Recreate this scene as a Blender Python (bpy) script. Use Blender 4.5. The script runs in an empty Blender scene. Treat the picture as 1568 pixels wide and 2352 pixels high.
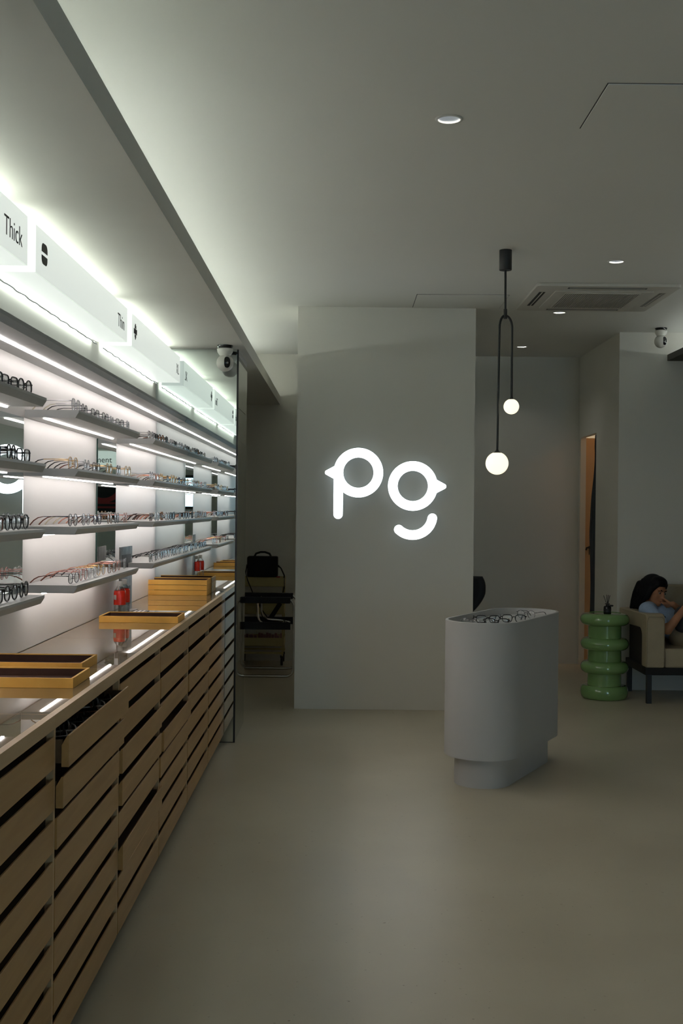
import bpy, bmesh, math, random
from mathutils import Vector, Matrix
random.seed(7)
PI = math.pi
C = bpy.context.scene.collection
sc = bpy.context.scene

# ------------------------------------------------------------------ scene settings
sc.view_settings.view_transform = 'Standard'
sc.view_settings.look = 'None'
sc.view_settings.gamma = 1.0
sc.view_settings.use_curve_mapping = False
sc.view_settings.exposure = 0.78
sc.cycles.max_bounces = 10
sc.cycles.diffuse_bounces = 6
sc.cycles.glossy_bounces = 6
sc.cycles.transparent_max_bounces = 24
sc.cycles.transmission_bounces = 6
sc.cycles.caustics_reflective = False
sc.cycles.caustics_refractive = False
sc.cycles.sample_clamp_indirect = 4.0
sc.cycles.use_denoising = True

# ------------------------------------------------------------------ materials
def setin(b, k, v):
    if k in b.inputs:
        b.inputs[k].default_value = v

def mat(name, col, rough=0.5, metal=0.0, spec=0.5, emit=None, es=0.0, coat=0.0, var=0.0, vscale=8.0, bump=0.0, bscale=60.0, ior=None, trans=0.0):
    m = bpy.data.materials.new(name)
    m.use_nodes = True
    nt = m.node_tree
    b = nt.nodes['Principled BSDF']
    c4 = (col[0], col[1], col[2], 1)
    b.inputs['Base Color'].default_value = c4
    b.inputs['Roughness'].default_value = rough
    b.inputs['Metallic'].default_value = metal
    setin(b, 'Specular IOR Level', spec)
    setin(b, 'Coat Weight', coat)
    setin(b, 'Coat Roughness', 0.04)
    setin(b, 'Transmission Weight', trans)
    if ior:
        b.inputs['IOR'].default_value = ior
    if emit:
        b.inputs['Emission Color'].default_value = (emit[0], emit[1], emit[2], 1)
        b.inputs['Emission Strength'].default_value = es
    tc = nt.nodes.new('ShaderNodeTexCoord')
    n = nt.nodes.new('ShaderNodeTexNoise')
    n.inputs['Scale'].default_value = vscale
    n.inputs['Detail'].default_value = 3
    nt.links.new(tc.outputs['Object'], n.inputs['Vector'])
    if var > 0:
        r = nt.nodes.new('ShaderNodeValToRGB')
        r.color_ramp.elements[0].position = 0.3
        r.color_ramp.elements[1].position = 0.7
        r.color_ramp.elements[0].color = tuple(max(0, x * (1 - var)) for x in col) + (1,)
        r.color_ramp.elements[1].color = tuple(min(1, x * (1 + var)) for x in col) + (1,)
        nt.links.new(n.outputs['Fac'], r.inputs['Fac'])
        nt.links.new(r.outputs['Color'], b.inputs['Base Color'])
    if bump > 0:
        n2 = nt.nodes.new('ShaderNodeTexNoise')
        n2.inputs['Scale'].default_value = bscale
        nt.links.new(tc.outputs['Object'], n2.inputs['Vector'])
        bp = nt.nodes.new('ShaderNodeBump')
        bp.inputs['Strength'].default_value = bump
        bp.inputs['Distance'].default_value = 0.002
        nt.links.new(n2.outputs['Fac'], bp.inputs['Height'])
        nt.links.new(bp.outputs['Normal'], b.inputs['Normal'])
    return m

def wood(name, a, b2, rough=0.45, stretch=(14, 1.2, 14), coat=0.0):
    m = bpy.data.materials.new(name)
    m.use_nodes = True
    nt = m.node_tree
    b = nt.nodes['Principled BSDF']
    b.inputs['Roughness'].default_value = rough
    setin(b, 'Coat Weight', coat)
    tc = nt.nodes.new('ShaderNodeTexCoord')
    mp = nt.nodes.new('ShaderNodeMapping')
    mp.inputs['Scale'].default_value = stretch
    n = nt.nodes.new('ShaderNodeTexNoise')
    n.inputs['Scale'].default_value = 2.2
    n.inputs['Detail'].default_value = 6
    n.inputs['Distortion'].default_value = 0.7
    r = nt.nodes.new('ShaderNodeValToRGB')
    r.color_ramp.elements[0].position = 0.32
    r.color_ramp.elements[1].position = 0.68
    r.color_ramp.elements[0].color = a + (1,)
    r.color_ramp.elements[1].color = b2 + (1,)
    nt.links.new(tc.outputs['Object'], mp.inputs['Vector'])
    nt.links.new(mp.outputs['Vector'], n.inputs['Vector'])
    nt.links.new(n.outputs['Fac'], r.inputs['Fac'])
    nt.links.new(r.outputs['Color'], b.inputs['Base Color'])
    return m

def floor_mat():
    m = bpy.data.materials.new('floor_vinyl')
    m.use_nodes = True
    nt = m.node_tree
    b = nt.nodes['Principled BSDF']
    tc = nt.nodes.new('ShaderNodeTexCoord')
    n = nt.nodes.new('ShaderNodeTexNoise')
    n.inputs['Scale'].default_value = 1.3
    n.inputs['Detail'].default_value = 5
    r = nt.nodes.new('ShaderNodeValToRGB')
    r.color_ramp.elements[0].position = 0.3
    r.color_ramp.elements[1].position = 0.72
    r.color_ramp.elements[0].color = (0.485, 0.43, 0.325, 1)
    r.color_ramp.elements[1].color = (0.575, 0.52, 0.40, 1)
    nt.links.new(tc.outputs['Object'], n.inputs['Vector'])
    nt.links.new(n.outputs['Fac'], r.inputs['Fac'])
    v = nt.nodes.new('ShaderNodeTexNoise')
    v.inputs['Scale'].default_value = 55
    v.inputs['Detail'].default_value = 2
    nt.links.new(tc.outputs['Object'], v.inputs['Vector'])
    r2 = nt.nodes.new('ShaderNodeValToRGB')
    r2.color_ramp.elements[0].position = 0.22
    r2.color_ramp.elements[1].position = 0.30
    r2.color_ramp.elements[0].color = (0.45, 0.4, 0.33, 1)
    r2.color_ramp.elements[1].color = (1, 1, 1, 1)
    nt.links.new(v.outputs['Fac'], r2.inputs['Fac'])
    mx = nt.nodes.new('ShaderNodeMixRGB')
    mx.blend_type = 'MULTIPLY'
    mx.inputs['Fac'].default_value = 0.8
    nt.links.new(r.outputs['Color'], mx.inputs['Color1'])
    nt.links.new(r2.outputs['Color'], mx.inputs['Color2'])
    # scuffs
    w = nt.nodes.new('ShaderNodeTexNoise')
    mp = nt.nodes.new('ShaderNodeMapping')
    mp.inputs['Scale'].default_value = (22, 2.0, 1)
    mp.inputs['Rotation'].default_value = (0, 0, 0.5)
    nt.links.new(tc.outputs['Object'], mp.inputs['Vector'])
    nt.links.new(mp.outputs['Vector'], w.inputs['Vector'])
    w.inputs['Scale'].default_value = 1.0
    r3 = nt.nodes.new('ShaderNodeValToRGB')
    r3.color_ramp.elements[0].position = 0.20
    r3.color_ramp.elements[1].position = 0.25
    r3.color_ramp.elements[0].color = (0.7, 0.66, 0.6, 1)
    r3.color_ramp.elements[1].color = (1, 1, 1, 1)
    nt.links.new(w.outputs['Fac'], r3.inputs['Fac'])
    mx2 = nt.nodes.new('ShaderNodeMixRGB')
    mx2.blend_type = 'MULTIPLY'
    mx2.inputs['Fac'].default_value = 1.0
    nt.links.new(mx.outputs['Color'], mx2.inputs['Color1'])
    nt.links.new(r3.outputs['Color'], mx2.inputs['Color2'])
    nt.links.new(mx2.outputs['Color'], b.inputs['Base Color'])
    rr = nt.nodes.new('ShaderNodeMapRange')
    rr.inputs['To Min'].default_value = 0.30
    rr.inputs['To Max'].default_value = 0.46
    nt.links.new(n.outputs['Fac'], rr.inputs['Value'])
    nt.links.new(rr.outputs['Result'], b.inputs['Roughness'])
    return m

def glass_mat(name, tint=(0.93, 0.96, 0.96), refl=0.12, rough=0.02, k=1.0):
    m = bpy.data.materials.new(name)
    m.use_nodes = True
    nt = m.node_tree
    for n in list(nt.nodes):
        if n.type != 'OUTPUT_MATERIAL':
            nt.nodes.remove(n)
    out = [n for n in nt.nodes if n.type == 'OUTPUT_MATERIAL'][0]
    t = nt.nodes.new('ShaderNodeBsdfTransparent')
    t.inputs['Color'].default_value = tint + (1,)
    g = nt.nodes.new('ShaderNodeBsdfGlossy')
    g.inputs['Roughness'].default_value = rough
    fr = nt.nodes.new('ShaderNodeFresnel')
    fr.inputs['IOR'].default_value = 1.5
    mth = nt.nodes.new('ShaderNodeMath')
    mth.operation = 'MULTIPLY_ADD'
    mth.use_clamp = True
    mth.inputs[1].default_value = k
    mth.inputs[2].default_value = refl
    nt.links.new(fr.outputs['Fac'], mth.inputs[0])
    mix = nt.nodes.new('ShaderNodeMixShader')
    nt.links.new(mth.outputs[0], mix.inputs['Fac'])
    nt.links.new(t.outputs[0], mix.inputs[1])
    nt.links.new(g.outputs[0], mix.inputs[2])
    nt.links.new(mix.outputs[0], out.inputs['Surface'])
    return m

M = {}
M['wall'] = mat('wall_paint', (0.74, 0.725, 0.665), 0.75, var=0.02, vscale=1.2, bump=0.05, bscale=180)
M['wall_shelf'] = mat('white_laminate', (0.80, 0.765, 0.74), 0.42, var=0.01, vscale=2)
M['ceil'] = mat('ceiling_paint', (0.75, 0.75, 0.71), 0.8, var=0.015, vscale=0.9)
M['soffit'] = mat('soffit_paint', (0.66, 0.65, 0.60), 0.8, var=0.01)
M['floor'] = floor_mat()
M['soffit_dark'] = mat('dark_soffit_paint', (0.06, 0.055, 0.045), 0.7)
M['shelf'] = mat('grey_powder_coat', (0.55, 0.545, 0.53), 0.42, var=0.02, vscale=30)
M['canopy'] = mat('grey_canopy_coat', (0.46, 0.465, 0.465), 0.45)
M['mirror'] = mat('mirror_silver', (0.74, 0.81, 0.79), 0.0, metal=1.0)
M['mirror_side'] = mat('mirror_tinted', (0.55, 0.62, 0.61), 0.03, metal=1.0)
M['mirror_edge'] = mat('green_glass_edge', (0.02, 0.06, 0.045), 0.15)
M['black_edge'] = mat('black_mirror_frame', (0.006, 0.006, 0.006), 0.4)
M['tube'] = mat('led_tube', (0.9, 0.9, 0.9), 0.4, emit=(1.0, 0.94, 0.91), es=10.8)
M['tube_cove'] = mat('led_cove', (0.9, 0.9, 0.9), 0.4, emit=(0.92, 1.0, 0.93), es=8.0)
M['tube_cove_far'] = mat('led_cove_far', (0.9, 0.9, 0.9), 0.4, emit=(0.93, 1.0, 0.95), es=17.5)
M['tube_sign'] = mat('led_sign', (0.9, 0.9, 0.9), 0.4, emit=(0.90, 1.0, 0.93), es=14.5)
M['tube_under'] = mat('led_under', (0.9, 0.9, 0.9), 0.4, emit=(0.90, 1.0, 0.93), es=7.0)
M['sign_face'] = mat('opal_acrylic_face', (0.78, 0.80, 0.77), 0.25, emit=(0.88, 0.95, 0.89), es=0.39)
M['sign_side'] = mat('opal_acrylic_side', (0.8, 0.8, 0.8), 0.3, emit=(0.93, 1.0, 0.94), es=0.38)
M['ink'] = mat('black_vinyl_lettering', (0.012, 0.014, 0.014), 0.5)
M['ink_grey'] = mat('grey_vinyl', (0.25, 0.25, 0.25), 0.5)
M['logo'] = mat('logo_light', (0.9, 0.9, 0.9), 0.4, emit=(0.90, 0.97, 1.0), es=3.2)
M['logo_side'] = mat('logo_side_light', (0.8, 0.8, 0.8), 0.4, emit=(0.72, 0.88, 1.0), es=0.12)
M['oak'] = wood('oak_drawer_front', (0.43, 0.24, 0.085), (0.51, 0.30, 0.115), 0.42)
M['oak_edge'] = wood('oak_edge', (0.57, 0.38, 0.20), (0.65, 0.45, 0.25), 0.42)
M['oak_in_shade'] = wood('oak_inside_shade', (0.10, 0.055, 0.025), (0.13, 0.075, 0.035), 0.5)  # oak with the shade of the cabinet insides put into its colour
M['counter'] = mat('counter_glass', (0.26, 0.185, 0.10), 0.012, spec=0.5, ior=2.15, var=0.05, vscale=2)
M['tray'] = wood('gold_tray', (0.86, 0.45, 0.08), (0.90, 0.50, 0.10), 0.6, (10, 10, 10))
M['tray_in'] = mat('tray_lining', (0.055, 0.018, 0.009), 0.7, var=0.1, vscale=40)
M['stand'] = mat('stand_paint', (0.49, 0.485, 0.475), 0.55, var=0.015, vscale=3)
M['stand_in'] = mat('stand_inside_paint', (0.52, 0.54, 0.54), 0.6)
M['black'] = mat('black_metal', (0.010, 0.010, 0.010), 0.45)
M['bulb'] = mat('opal_glass_bulb', (0.9, 0.85, 0.7), 0.3, emit=(1.0, 0.90, 0.66), es=0.72)
M['white_plastic'] = mat('white_plastic', (0.70, 0.69, 0.64), 0.35)
M['black_gloss'] = mat('black_gloss', (0.008, 0.008, 0.009), 0.12)
M['down_rim'] = mat('downlight_rim', (0.62, 0.61, 0.57), 0.45)
M['down_ref'] = mat('downlight_reflector', (0.85, 0.87, 0.9), 0.4)
M['down_lens'] = mat('downlight_lens', (0.9, 0.9, 0.9), 0.3, emit=(0.80, 0.90, 1.0), es=0.36)
M['ac'] = mat('ac_plastic', (0.56, 0.54, 0.49), 0.45)
M['ac_dark'] = mat('ac_dark_slot', (0.02, 0.02, 0.02), 0.6)
M['ac_grey'] = mat('ac_flap', (0.28, 0.27, 0.25), 0.5)
M['green'] = mat('green_glaze', (0.19, 0.345, 0.12), 0.07, spec=0.6, coat=0.5, var=0.04, vscale=5)
M['cream'] = mat('cream_leather', (0.40, 0.335, 0.225), 0.55, var=0.05, vscale=9, bump=0.15, bscale=220)
M['dark_wood'] = wood('dark_wood', (0.006, 0.004, 0.003), (0.010, 0.006, 0.004), 0.6)
M['seam'] = mat('cream_seam', (0.26, 0.22, 0.15), 0.6)
M['skin'] = mat('skin', (0.42, 0.19, 0.095), 0.5, var=0.05, vscale=20)
M['hair'] = mat('black_hair', (0.004, 0.004, 0.005), 0.55, spec=.15, bump=0.3, bscale=150)
M['blue_shirt'] = mat('blue_knit', (0.34, 0.44, 0.60), 0.85, var=0.06, vscale=60, bump=0.2, bscale=400)
M['navy'] = mat('navy_trim', (0.02, 0.03, 0.05), 0.8)
M['khaki'] = mat('khaki_cotton', (0.33, 0.26, 0.17), 0.9, var=0.06, vscale=30)
M['grey_fabric'] = mat('charcoal_fabric', (0.055, 0.056, 0.06), 0.9, var=0.1, vscale=60)
M['eye_white'] = mat('eye', (0.25, 0.22, 0.2), 0.3)
M['lip'] = mat('lips', (0.30, 0.09, 0.06), 0.45)
M['chrome'] = mat('chrome_tube', (0.75, 0.74, 0.72), 0.12, metal=1.0)
M['black_leather'] = mat('black_leather', (0.006, 0.007, 0.011), 0.6)
M['trolley'] = mat('trolley_paint', (0.50, 0.42, 0.18), 0.45)
M['bag'] = mat('black_nylon', (0.006, 0.006, 0.006), 0.85)
M['rubber'] = mat('rubber', (0.012, 0.012, 0.012), 0.7)
M['red_bits'] = mat('red_bits', (0.35, 0.03, 0.03), 0.5)
M['pink_bits'] = mat('pink_paper', (0.30, 0.14, 0.15), 0.6)
M['water'] = glass_mat('bottle_plastic', (0.95, 0.97, 0.97), 0.05, k=.5)
M['lens'] = glass_mat('spectacle_lens', (0.98, 0.99, 1.0), 0.05, k=.5)
M['label_red'] = mat('red_label', (0.78, 0.030, 0.012), 0.25, var=0.12, vscale=35)
M['label_white'] = mat('white_label_patch', (0.62, 0.52, 0.47), 0.4)
M['cap_white'] = mat('white_cap', (0.74, 0.70, 0.66), 0.4)
M['acrylic'] = mat('smoked_acrylic', (0.27, 0.255, 0.245), 0.3, spec=.3, var=0.35, vscale=14)
M['acrylic_print'] = mat('grey_print', (0.055, 0.05, 0.05), 0.4, var=0.5, vscale=45)
M['door_wood'] = mat('warm_door_paint', (0.62, 0.42, 0.24), 0.6, var=0.03, vscale=3)
M['curtain'] = mat('slate_curtain', (0.045, 0.055, 0.065), 0.9)
M['orange_wall'] = mat('inner_room_paint', (0.62, 0.45, 0.28), 0.7)
M['frame_rear'] = mat('shopfront_frame', (0.05, 0.05, 0.05), 0.4)
M['pane'] = glass_mat('shopfront_glass', (0.8, 0.9, 0.95), 0.03)
def met(n, c, r=0.28): return mat(n, c, r, metal=1.0)
FR = {
 'silver': met('silver_wire', (0.33, 0.33, 0.35)),
 'gold': met('gold_wire', (0.58, 0.36, 0.13)),
 'rose gold': met('rose_gold_wire', (0.52, 0.21, 0.16)),
 'gunmetal': met('gunmetal_wire', (0.05, 0.05, 0.055)),
 'black': mat('black_acetate', (0.008, 0.008, 0.009), 0.2),
 'brown': mat('brown_acetate', (0.10, 0.028, 0.012), 0.2),
 'tortoise': mat('tortoise_acetate', (0.20, 0.08, 0.02), 0.2, var=0.7, vscale=120),
 'clear': mat('clear_acetate', (0.55, 0.53, 0.52), 0.15),
 'pink': mat('pink_acetate', (0.55, 0.22, 0.20), 0.2),
 'navy': mat('navy_acetate', (0.015, 0.025, 0.07), 0.2),
}
TIP = {'black': mat('black_tip', (0.012, 0.01, 0.01), 0.3), 'brown': mat('brown_tip', (0.14, 0.03, 0.012), 0.3),
       'clear': mat('clear_tip', (0.60, 0.55, 0.42), 0.25), 'pink': mat('pink_tip', (0.55, 0.25, 0.18), 0.3)}

# ------------------------------------------------------------------ mesh builder
class MB:
    def __init__(s):
        s.v = []; s.f = []; s.mi = []
    def add(s, vs, fs, m=0):
        o = len(s.v)
        s.v += [tuple(x) for x in vs]
        for f in fs:
            s.f.append(tuple(i + o for i in f)); s.mi.append(m)
        return s
    def box(s, x0, x1, y0, y1, z0, z1, m=0):
        vs = [(x0, y0, z0), (x1, y0, z0), (x1, y1, z0), (x0, y1, z0), (x0, y0, z1), (x1, y0, z1), (x1, y1, z1), (x0, y1, z1)]
        fs = [(0, 3, 2, 1), (4, 5, 6, 7), (0, 1, 5, 4), (1, 2, 6, 5), (2, 3, 7, 6), (3, 0, 4, 7)]
        return s.add(vs, fs, m)
    def prism(s, pts, axis, a, b, m=0, caps=True):
        """pts: 2D polygon (CCW) in the plane normal to axis, extruded from a to b"""
        n = len(pts)
        def P(p, t):
            if axis == 'x': return (t, p[0], p[1])
            if axis == 'y': return (p[0], t, p[1])
            return (p[0], p[1], t)
        vs = [P(p, a) for p in pts] + [P(p, b) for p in pts]
        fs = [(i, (i + 1) % n, n + (i + 1) % n, n + i) for i in range(n)]
        if caps:
            fs += [tuple(range(n - 1, -1, -1)), tuple(range(n, 2 * n))]
        return s.add(vs, fs, m)
    def ring(s, R, r, cx, cz, y0, y1, n=64, m=0, a0=0, a1=2 * PI, axis='y'):
        closed = abs(a1 - a0 - 2 * PI) < 1e-6
        k = n if closed else n + 1
        vs = []
        for i in range(k):
            t = a0 + (a1 - a0) * i / n
            c, q = math.cos(t), math.sin(t)
            for rad, yy in ((R, y0), (R, y1), (r, y1), (r, y0)):
                if axis == 'y': vs.append((cx + rad * c, yy, cz + rad * q))
                else: vs.append((cx + rad * c, cz + rad * q, yy))
        fs = []
        for i in range(n):
            j = (i + 1) % k
            for e in range(4):
                g = (e + 1) % 4
                fs.append((4 * i + e, 4 * j + e, 4 * j + g, 4 * i + g))
        if not closed:
            fs += [(0, 1, 2, 3), tuple(4 * n + e for e in (3, 2, 1, 0))]
        return s.add(vs, fs, m)
    def lathe(s, prof, cx=0, cy=0, n=32, m=0, z0=0, caps=True):
        """prof: list of (r,z)"""
        vs = []; fs = []
        k = len(prof)
        for i in range(n):
            t = 2 * PI * i / n
            for r, z in prof:
                vs.append((cx + r * math.cos(t), cy + r * math.sin(t), z0 + z))
        for i in range(n):
            j = (i + 1) % n
            for e in range(k - 1):
                fs.append((i * k + e, j * k + e, j * k + e + 1, i * k + e + 1))
        if caps and prof[0][0] > 1e-6: fs.append(tuple(i * k for i in range(n - 1, -1, -1)))
        if caps and prof[-1][0] > 1e-6: fs.append(tuple(i * k + k - 1 for i in range(n)))
        return s.add(vs, fs, m)
    def tube(s, pts, r, n=8, m=0, closed=False, flat=1.0):
        pts = [Vector(p) for p in pts]
        rs = r if isinstance(r, (list, tuple)) else [r] * len(pts)
        k = len(pts)
        vs = []; fs = []
        up = None
        for i, p in enumerate(pts):
            if closed:
                d = (pts[(i + 1) % k] - pts[i - 1])
            else:
                d = (pts[min(i + 1, k - 1)] - pts[max(i - 1, 0)])
            d.normalize()
            if up is None:
                up = Vector((0, 0, 1)) if abs(d.z) < 0.9 else Vector((0, 1, 0))
            a = up - d * up.dot(d)
            if a.length < 1e-6: a = d.orthogonal()
            a.normalize()
            up = a
            b = d.cross(a)
            for j in range(n):
                t = 2 * PI * j / n
                vs.append(p + (a * math.cos(t) + b * math.sin(t) * flat) * rs[i])
        q = k if closed else k - 1
        for i in range(q):
            i2 = (i + 1) % k
            for j in range(n):
                j2 = (j + 1) % n
                fs.append((i * n + j, i * n + j2, i2 * n + j2, i2 * n + j))
        if not closed:
            fs.append(tuple(range(n - 1, -1, -1)))
            fs.append(tuple((k - 1) * n + j for j in range(n)))
        return s.add(vs, fs, m)
    def sphere(s, c, r, n=24, k=14, m=0, rot=None):
        if not isinstance(r, (list, tuple)): r = (r, r, r)
        vs = []; fs = []
        for i in range(k + 1):
            th = PI * i / k
            for j in range(n):
                ph = 2 * PI * j / n
                p = Vector((r[0] * math.sin(th) * math.cos(ph), r[1] * math.sin(th) * math.sin(ph), r[2] * math.cos(th)))
                if rot is not None: p = rot @ p
                vs.append(p + Vector(c))
        for i in range(k):
            for j in range(n):
                j2 = (j + 1) % n
                fs.append((i * n + j, (i + 1) * n + j, (i + 1) * n + j2, i * n + j2))
        return s.add(vs, fs, m)
    def xf(s, mtx):
        s.v = [tuple(mtx @ Vector(p)) for p in s.v]
        return s
    def build(s, name, mats, parent=None, smooth=False, ang=35, bevel=0, seg=2):
        me = bpy.data.meshes.new(name)
        me.from_pydata(s.v, [], s.f)
        if not isinstance(mats, (list, tuple)): mats = [mats]
        for m in mats: me.materials.append(m)
        if any(s.mi):
            me.polygons.foreach_set('material_index', s.mi)
        bm = bmesh.new(); bm.from_mesh(me)
        bmesh.ops.remove_doubles(bm, verts=bm.verts, dist=1e-6)
        bmesh.ops.recalc_face_normals(bm, faces=bm.faces)
        if bevel > 0:
            ed = [e for e in bm.edges if len(e.link_faces) == 2 and e.calc_face_angle(0) > 0.5]
            bmesh.ops.bevel(bm, geom=ed, offset=bevel, segments=seg, profile=0.7, affect='EDGES', clamp_overlap=True)
        bm.to_mesh(me); bm.free()
        if smooth or bevel > 0:
            me.shade_smooth()
            me.set_sharp_from_angle(angle=math.radians(ang))
        me.update()
        o = bpy.data.objects.new(name, me)
        C.objects.link(o)
        if parent is not None: o.parent = parent
        return o

def tag(o, label=None, cat=None, group=None, kind=None):
    if label: o['label'] = label
    if cat: o['category'] = cat
    if group: o['group'] = group
    if kind: o['kind'] = kind
    return o
def thing(name, label, cat, loc=(0, 0, 0), rz=0, group=None):
    o = bpy.data.objects.new(name, None)
    o.empty_display_size = 0.05
    C.objects.link(o); o.location = loc; o.rotation_euler = (0, 0, rz)
    return tag(o, label, cat, group)
def copy_tree(o, parent=None):
    c = o.copy(); C.objects.link(c)
    if parent is not None: c.parent = parent
    for ch in list(o.children): copy_tree(ch, c)
    return c
def struct(o): o['kind'] = 'structure'; return o
def rrect(x0, x1, y0, y1, r, n=6):
    pts = []
    for cx, cy, a in ((x1 - r, y0 + r, -PI / 2), (x1 - r, y1 - r, 0), (x0 + r, y1 - r, PI / 2), (x0 + r, y0 + r, PI)):
        for i in range(n + 1):
            t = a + PI / 2 * i / n
            pts.append((cx + r * math.cos(t), cy + r * math.sin(t)))
    return pts
def text_mesh(name, body, size, m, parent, mtx, depth=0.0008, offset=0.0):
    cu = bpy.data.curves.new(name + '_curve', 'FONT')
    cu.body = body; cu.size = size; cu.extrude = depth; cu.offset = offset; cu.resolution_u = 4
    tmp = bpy.data.objects.new(name + '_tmp', cu)
    C.objects.link(tmp)
    dg = bpy.context.evaluated_depsgraph_get()
    me = bpy.data.meshes.new_from_object(tmp.evaluated_get(dg))
    bpy.data.objects.remove(tmp); bpy.data.curves.remove(cu)
    me.materials.clear(); me.materials.append(m)
    me.transform(mtx)
    o = bpy.data.objects.new(name, me)
    C.objects.link(o); o.parent = parent
    return o

# ------------------------------------------------------------------ camera
F = 2640.0
HC = 1.4
cam_d = bpy.data.cameras.new('camera')
cam = bpy.data.objects.new('camera', cam_d)
C.objects.link(cam)
cam_d.sensor_fit = 'VERTICAL'; cam_d.sensor_height = 36.0; cam_d.sensor_width = 24.0
cam_d.lens = F / 2352 * 36
cam_d.shift_x = -4 / 2352; cam_d.shift_y = -9 / 2352
cam_d.clip_start = 0.02; cam_d.clip_end = 100
cam.matrix_world = Matrix.Translation((0, 0, HC)) @ Matrix.Rotation(PI / 2, 4, 'X') @ Matrix.Rotation(math.radians(0.6), 4, 'Z')
sc.camera = cam

# ------------------------------------------------------------------ key planes
XW = -1.12          # left wall
YM = 6.83           # end mirror
YB = 10.5           # back wall
ZC = 2.8            # ceiling
XR = 4.2            # right wall
YR = -3.2           # shopfront behind the camera
XD = -0.696         # drawer fronts
ZT = 0.889          # counter top

# ------------------------------------------------------------------ setting
struct(MB().box(-1.3, XR + .1, YR - .1, YB + .6, -0.1, 0).build('floor', M['floor']))
DLP = [(0.365, 4.123), (1.515, 6.443), (1.512, 8.12), (1.515, 9.85)]
ceil = struct(MB().box(-1.3, XR + .1, YR - .1, YB + .6, ZC, ZC + .1).build('ceiling', M['ceil']))
cut = MB()
for X, Y in DLP: cut.lathe([(.0415, -.02), (.0415, .08)], X, Y, 40, z0=ZC)
cut = cut.build('hole', M['ceil'])
md = ceil.modifiers.new('holes', 'BOOLEAN'); md.operation = 'DIFFERENCE'; md.object = cut; md.solver = 'EXACT'
me_ = bpy.data.meshes.new_from_object(ceil.evaluated_get(bpy.context.evaluated_depsgraph_get()))
ceil.modifiers.remove(md); ceil.data = me_
bpy.data.objects.remove(cut)
struct(MB().box(XW - .12, XW, YR, YB + .1, 0, ZC).build('wall_left', M['wall']))
struct(MB().box(XW, 2.2, YB, YB + .1, 0, ZC).build('wall_back', M['wall']))
# short wall with the door opening (faces -X)
w = MB(); DY0, DY1, DZ = 9.80, 10.44, 2.064
w.box(2.15, 2.20, 9.0, DY0, 0, ZC).box(2.15, 2.20, DY0, DY1, DZ, ZC).box(2.15, 2.20, DY1, YB, 0, ZC)
struct(w.build('wall_door_side', M['wall']))
struct(MB().box(2.20, XR, 9.0, 9.1, 0, ZC).build('wall_back_right', M['wall']))
struct(MB().box(XR, XR + .1, YR, 9.1, 0, ZC).build('wall_right', M['wall']))
# pillar
struct(MB().box(-0.328, 0.909, 8.0, 8.62, 0, ZC).build('wall_pillar', M['wall']))
# left dropped soffit with upstand (light cove above it)
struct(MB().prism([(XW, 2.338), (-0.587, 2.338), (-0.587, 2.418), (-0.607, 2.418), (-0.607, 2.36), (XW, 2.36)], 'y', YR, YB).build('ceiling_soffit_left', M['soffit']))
struct(MB().prism([(2.524, 2.579), (XR, 2.579), (XR, 2.60), (2.545, 2.60), (2.545, 2.627), (2.524, 2.627)], 'y', 2.0, 9.0).build('ceiling_soffit_right', M['soffit_dark']))
# partition wall that carries the end mirror
struct(MB().box(XW, -0.642, YM + .012, 7.46, 0, 2.338).build('wall_partition', M['wall']))
# room behind the door
r = MB().box(2.2, 3.5, YB + .45, YB + .5, 0, ZC).box(3.45, 3.5, 9.1, YB + .5, 0, ZC)
struct(r.build('wall_inner_room', M['orange_wall']))
struct(MB().box(2.201, 2.95, 10.462, 10.49, 0.01, 2.06).build('door_1', M['door_wood']))
dh = MB().tube([(2.235, 10.462, 1.065), (2.235, 10.43, 1.065)], 0.010, 10).tube([(2.235, 10.43, 1.065), (2.212, 10.43, 1.063), (2.206, 10.43, 1.04)], 0.008, 8)
dh.tube([(2.235, 10.435, 1.08), (2.235, 10.435, 1.0)], 0.004, 6)
tag(dh.build('door_handle', M['black'], bpy.data.objects['door_1'], True))
# shopfront behind the camera
w = MB(); wy0, wy1 = YR - .1, YR
w.box(XW, -.12, wy0, wy1, 0, ZC).box(-.12, 0.75, wy0, wy1, 0, 1.36).box(-.12, 0.75, wy0, wy1, 1.86, ZC).box(0.75, 2.1, wy0, wy1, 0, ZC)
w.box(2.1, 3.6, wy0, wy1, 2.3, ZC).box(3.6, XR, wy0, wy1, 0, ZC)
struct(w.build('wall_front', M['wall']))
f = MB()
for a, b in ((-.12, -.09), (0.72, 0.75)): f.box(a, b, wy0 + .02, wy1 - .02, 1.36, 1.86)
f.box(-.12, 0.75, wy0 + .02, wy1 - .02, 1.36, 1.40).box(-.12, 0.75, wy0 + .02, wy1 - .02, 1.82, 1.86)
wf = struct(f.build('window_1', M['frame_rear']))
MB().box(-.09, 0.72, wy0 + .045, wy0 + .051, 1.40, 1.82).build('window_pane', M['pane'], wf)
f = MB()
for a, b in ((2.1, 2.15), (2.83, 2.88), (3.55, 3.6)): f.box(a, b, wy0 + .02, wy1 - .02, 0, 2.3)
f.box(2.1, 3.6, wy0 + .02, wy1 - .02, 2.25, 2.3).box(2.1, 3.6, wy0 + .02, wy1 - .02, 0, .08)
df = struct(f.build('door_2', M['frame_rear']))
MB().box(2.15, 3.55, wy0 + .045, wy0 + .051, .08, 2.25).build('door_pane', M['pane'], df)
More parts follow.
